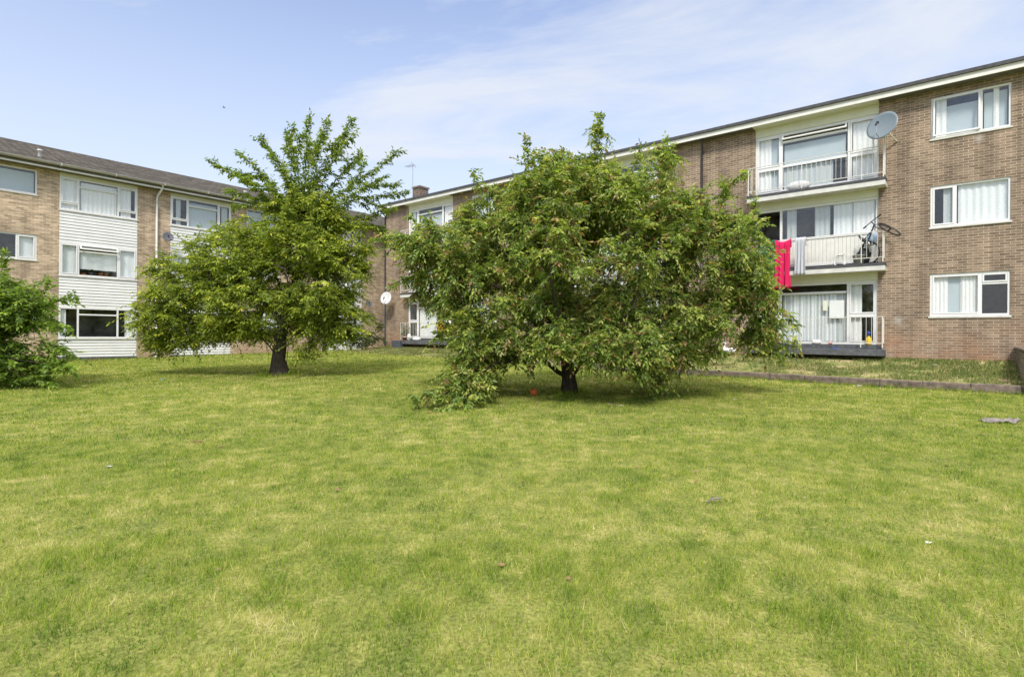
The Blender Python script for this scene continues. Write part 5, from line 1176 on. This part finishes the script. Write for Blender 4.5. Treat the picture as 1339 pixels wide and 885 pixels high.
# bird
b = at(293, 141, 60); bd = empty('bird', Matrix.Translation(b), 'small grey bird gliding in the sky above the left tree', 'bird')
mb = MB(); mb.tube([(-.28, 0, 0), (-.18, 0, .01), (0, 0, .02), (.16, 0, .02), (.24, 0, .03), (.3, 0, .02)], [.01, .05, .075, .05, .04, .008], 8)
mb.quad((-.08, .02, .03), (.1, .02, .03), (.02, .55, .10), (-.1, .5, .09)); mb.quad((.1, -.02, .03), (-.08, -.02, .03), (-.1, -.5, .07), (.02, -.55, .08)); mb.quad((-.26, .03, 0), (-.26, -.03, 0), (-.4, -.07, 0), (-.4, .07, 0))
mb.build('body', M['bird'], bd, smooth=True)
bd.rotation_euler = (0, 0, .3); bd.scale = (.62, .62, .62)
# ------------------------------------------------------------------ LIGHT, SKY
SUN_EL, SUN_AZ = math.radians(50), math.radians(186)          # azimuth measured clockwise from +Y (north): behind the camera
CLX, CLY = 2.72, 1.78
w = bpy.data.worlds.new('World'); scene.world = w; w.use_nodes = True; nt = w.node_tree; nt.nodes.clear()
out = N(nt, 'ShaderNodeOutputWorld'); bg = N(nt, 'ShaderNodeBackground'); bg.inputs['Strength'].default_value = 0.15
sky = N(nt, 'ShaderNodeTexSky'); sky.sky_type = 'NISHITA'; sky.sun_disc = False; sky.sun_elevation = SUN_EL; sky.sun_rotation = SUN_AZ
sky.altitude = 0; sky.air_density = 1.0; sky.dust_density = 0.8; sky.ozone_density = 1.5
tc = N(nt, 'ShaderNodeTexCoord'); sx = N(nt, 'ShaderNodeSeparateXYZ'); L(nt, tc, 'Generated', sx, 'Vector')
zc = N(nt, 'ShaderNodeMath', operation='MAXIMUM'); zc.inputs[1].default_value = 0.0; L(nt, sx, 'Z', zc, 0)
za = N(nt, 'ShaderNodeMath', operation='ADD'); za.inputs[1].default_value = 0.12; L(nt, zc, 'Value', za, 0)
dx = N(nt, 'ShaderNodeMath', operation='DIVIDE'); L(nt, sx, 'X', dx, 0); L(nt, za, 'Value', dx, 1)
dy = N(nt, 'ShaderNodeMath', operation='DIVIDE'); L(nt, sx, 'Y', dy, 0); L(nt, za, 'Value', dy, 1)
cb = N(nt, 'ShaderNodeCombineXYZ'); L(nt, dx, 'Value', cb, 'X'); L(nt, dy, 'Value', cb, 'Y')
mp = N(nt, 'ShaderNodeMapping'); mp.inputs['Rotation'].default_value = (0, 0, .45); mp.inputs['Scale'].default_value = (.5, 1.25, 1); mp.inputs['Location'].default_value = (CLX, CLY, 0); L(nt, cb, 'Vector', mp, 'Vector')
cn = N(nt, 'ShaderNodeTexNoise'); cn.inputs['Scale'].default_value = .8; cn.inputs['Detail'].default_value = 10; cn.inputs['Roughness'].default_value = .62; cn.inputs['Distortion'].default_value = 1.1; L(nt, mp, 'Vector', cn, 'Vector')
cr = ramp(nt, [(.43, (0, 0, 0)), (.66, (.88, .88, .88))]); L(nt, cn, 'Fac', cr, 'Fac')
# haze veil: paler toward the horizon
hz = N(nt, 'ShaderNodeMapRange'); hz.inputs['From Min'].default_value = 0.0; hz.inputs['From Max'].default_value = 0.6; hz.inputs['To Min'].default_value = 1.0; hz.inputs['To Max'].default_value = .05; L(nt, zc, 'Value', hz, 'Value')
mxf = N(nt, 'ShaderNodeMath', operation='MAXIMUM'); L(nt, cr, 'Color', mxf, 0); L(nt, hz, 'Result', mxf, 1)
cm = N(nt, 'ShaderNodeMix', data_type='RGBA'); nt.links.new(mxf.outputs['Value'], cm.inputs['Factor']); tn = N(nt, 'ShaderNodeMix', data_type='RGBA', blend_type='MULTIPLY'); tn.inputs['Factor'].default_value = 1; L(nt, sky, 'Color', tn, 'A'); tn.inputs['B'].default_value = (.73, .675, .70, 1); nt.links.new(tn.outputs['Result'], cm.inputs['A']); cm.inputs['B'].default_value = (2.2, 2.32, 2.54, 1)
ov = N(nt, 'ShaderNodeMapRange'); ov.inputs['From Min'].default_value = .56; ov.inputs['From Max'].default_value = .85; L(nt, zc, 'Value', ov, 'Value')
om = N(nt, 'ShaderNodeMix', data_type='RGBA'); L(nt, ov, 'Result', om, 'Factor'); nt.links.new(cm.outputs['Result'], om.inputs['A']); om.inputs['B'].default_value = (5.6, 5.5, 5.4, 1)  # brighter cloud overhead, out of view, added for soft fill light
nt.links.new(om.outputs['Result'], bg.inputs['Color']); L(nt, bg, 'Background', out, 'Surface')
sl = bpy.data.lights.new('sun', 'SUN'); sl.energy = 1.5; sl.angle = math.radians(11); sl.color = (1.0, .95, .88)
so = bpy.data.objects.new('sun', sl); COL.objects.link(so)
sd_ = Vector((math.sin(SUN_AZ) * math.cos(SUN_EL), math.cos(SUN_AZ) * math.cos(SUN_EL), math.sin(SUN_EL)))
so.rotation_euler = sd_.to_track_quat('Z', 'Y').to_euler(); so.location = (0, -10, 30)
# ------------------------------------------------------------------ CAMERA, COLOUR
cd = bpy.data.cameras.new('camera'); cam = bpy.data.objects.new('camera', cd); COL.objects.link(cam); scene.camera = cam
cam.location = (0, 0, EYE); cam.rotation_euler = (PI / 2, 0, 0); cd.sensor_width = 36; cd.lens = F / 1339 * 36; cd.shift_y = (HOR - 442.5) / 1339
cd.clip_start = .05; cd.clip_end = 2000
vs = scene.view_settings; vs.view_transform = 'Standard'; vs.look = 'None'; vs.exposure = 1.33; vs.gamma = 1; vs.use_curve_mapping = False
scene.cycles.max_bounces = 8; scene.cycles.transparent_max_bounces = 12; scene.cycles.use_denoising = True
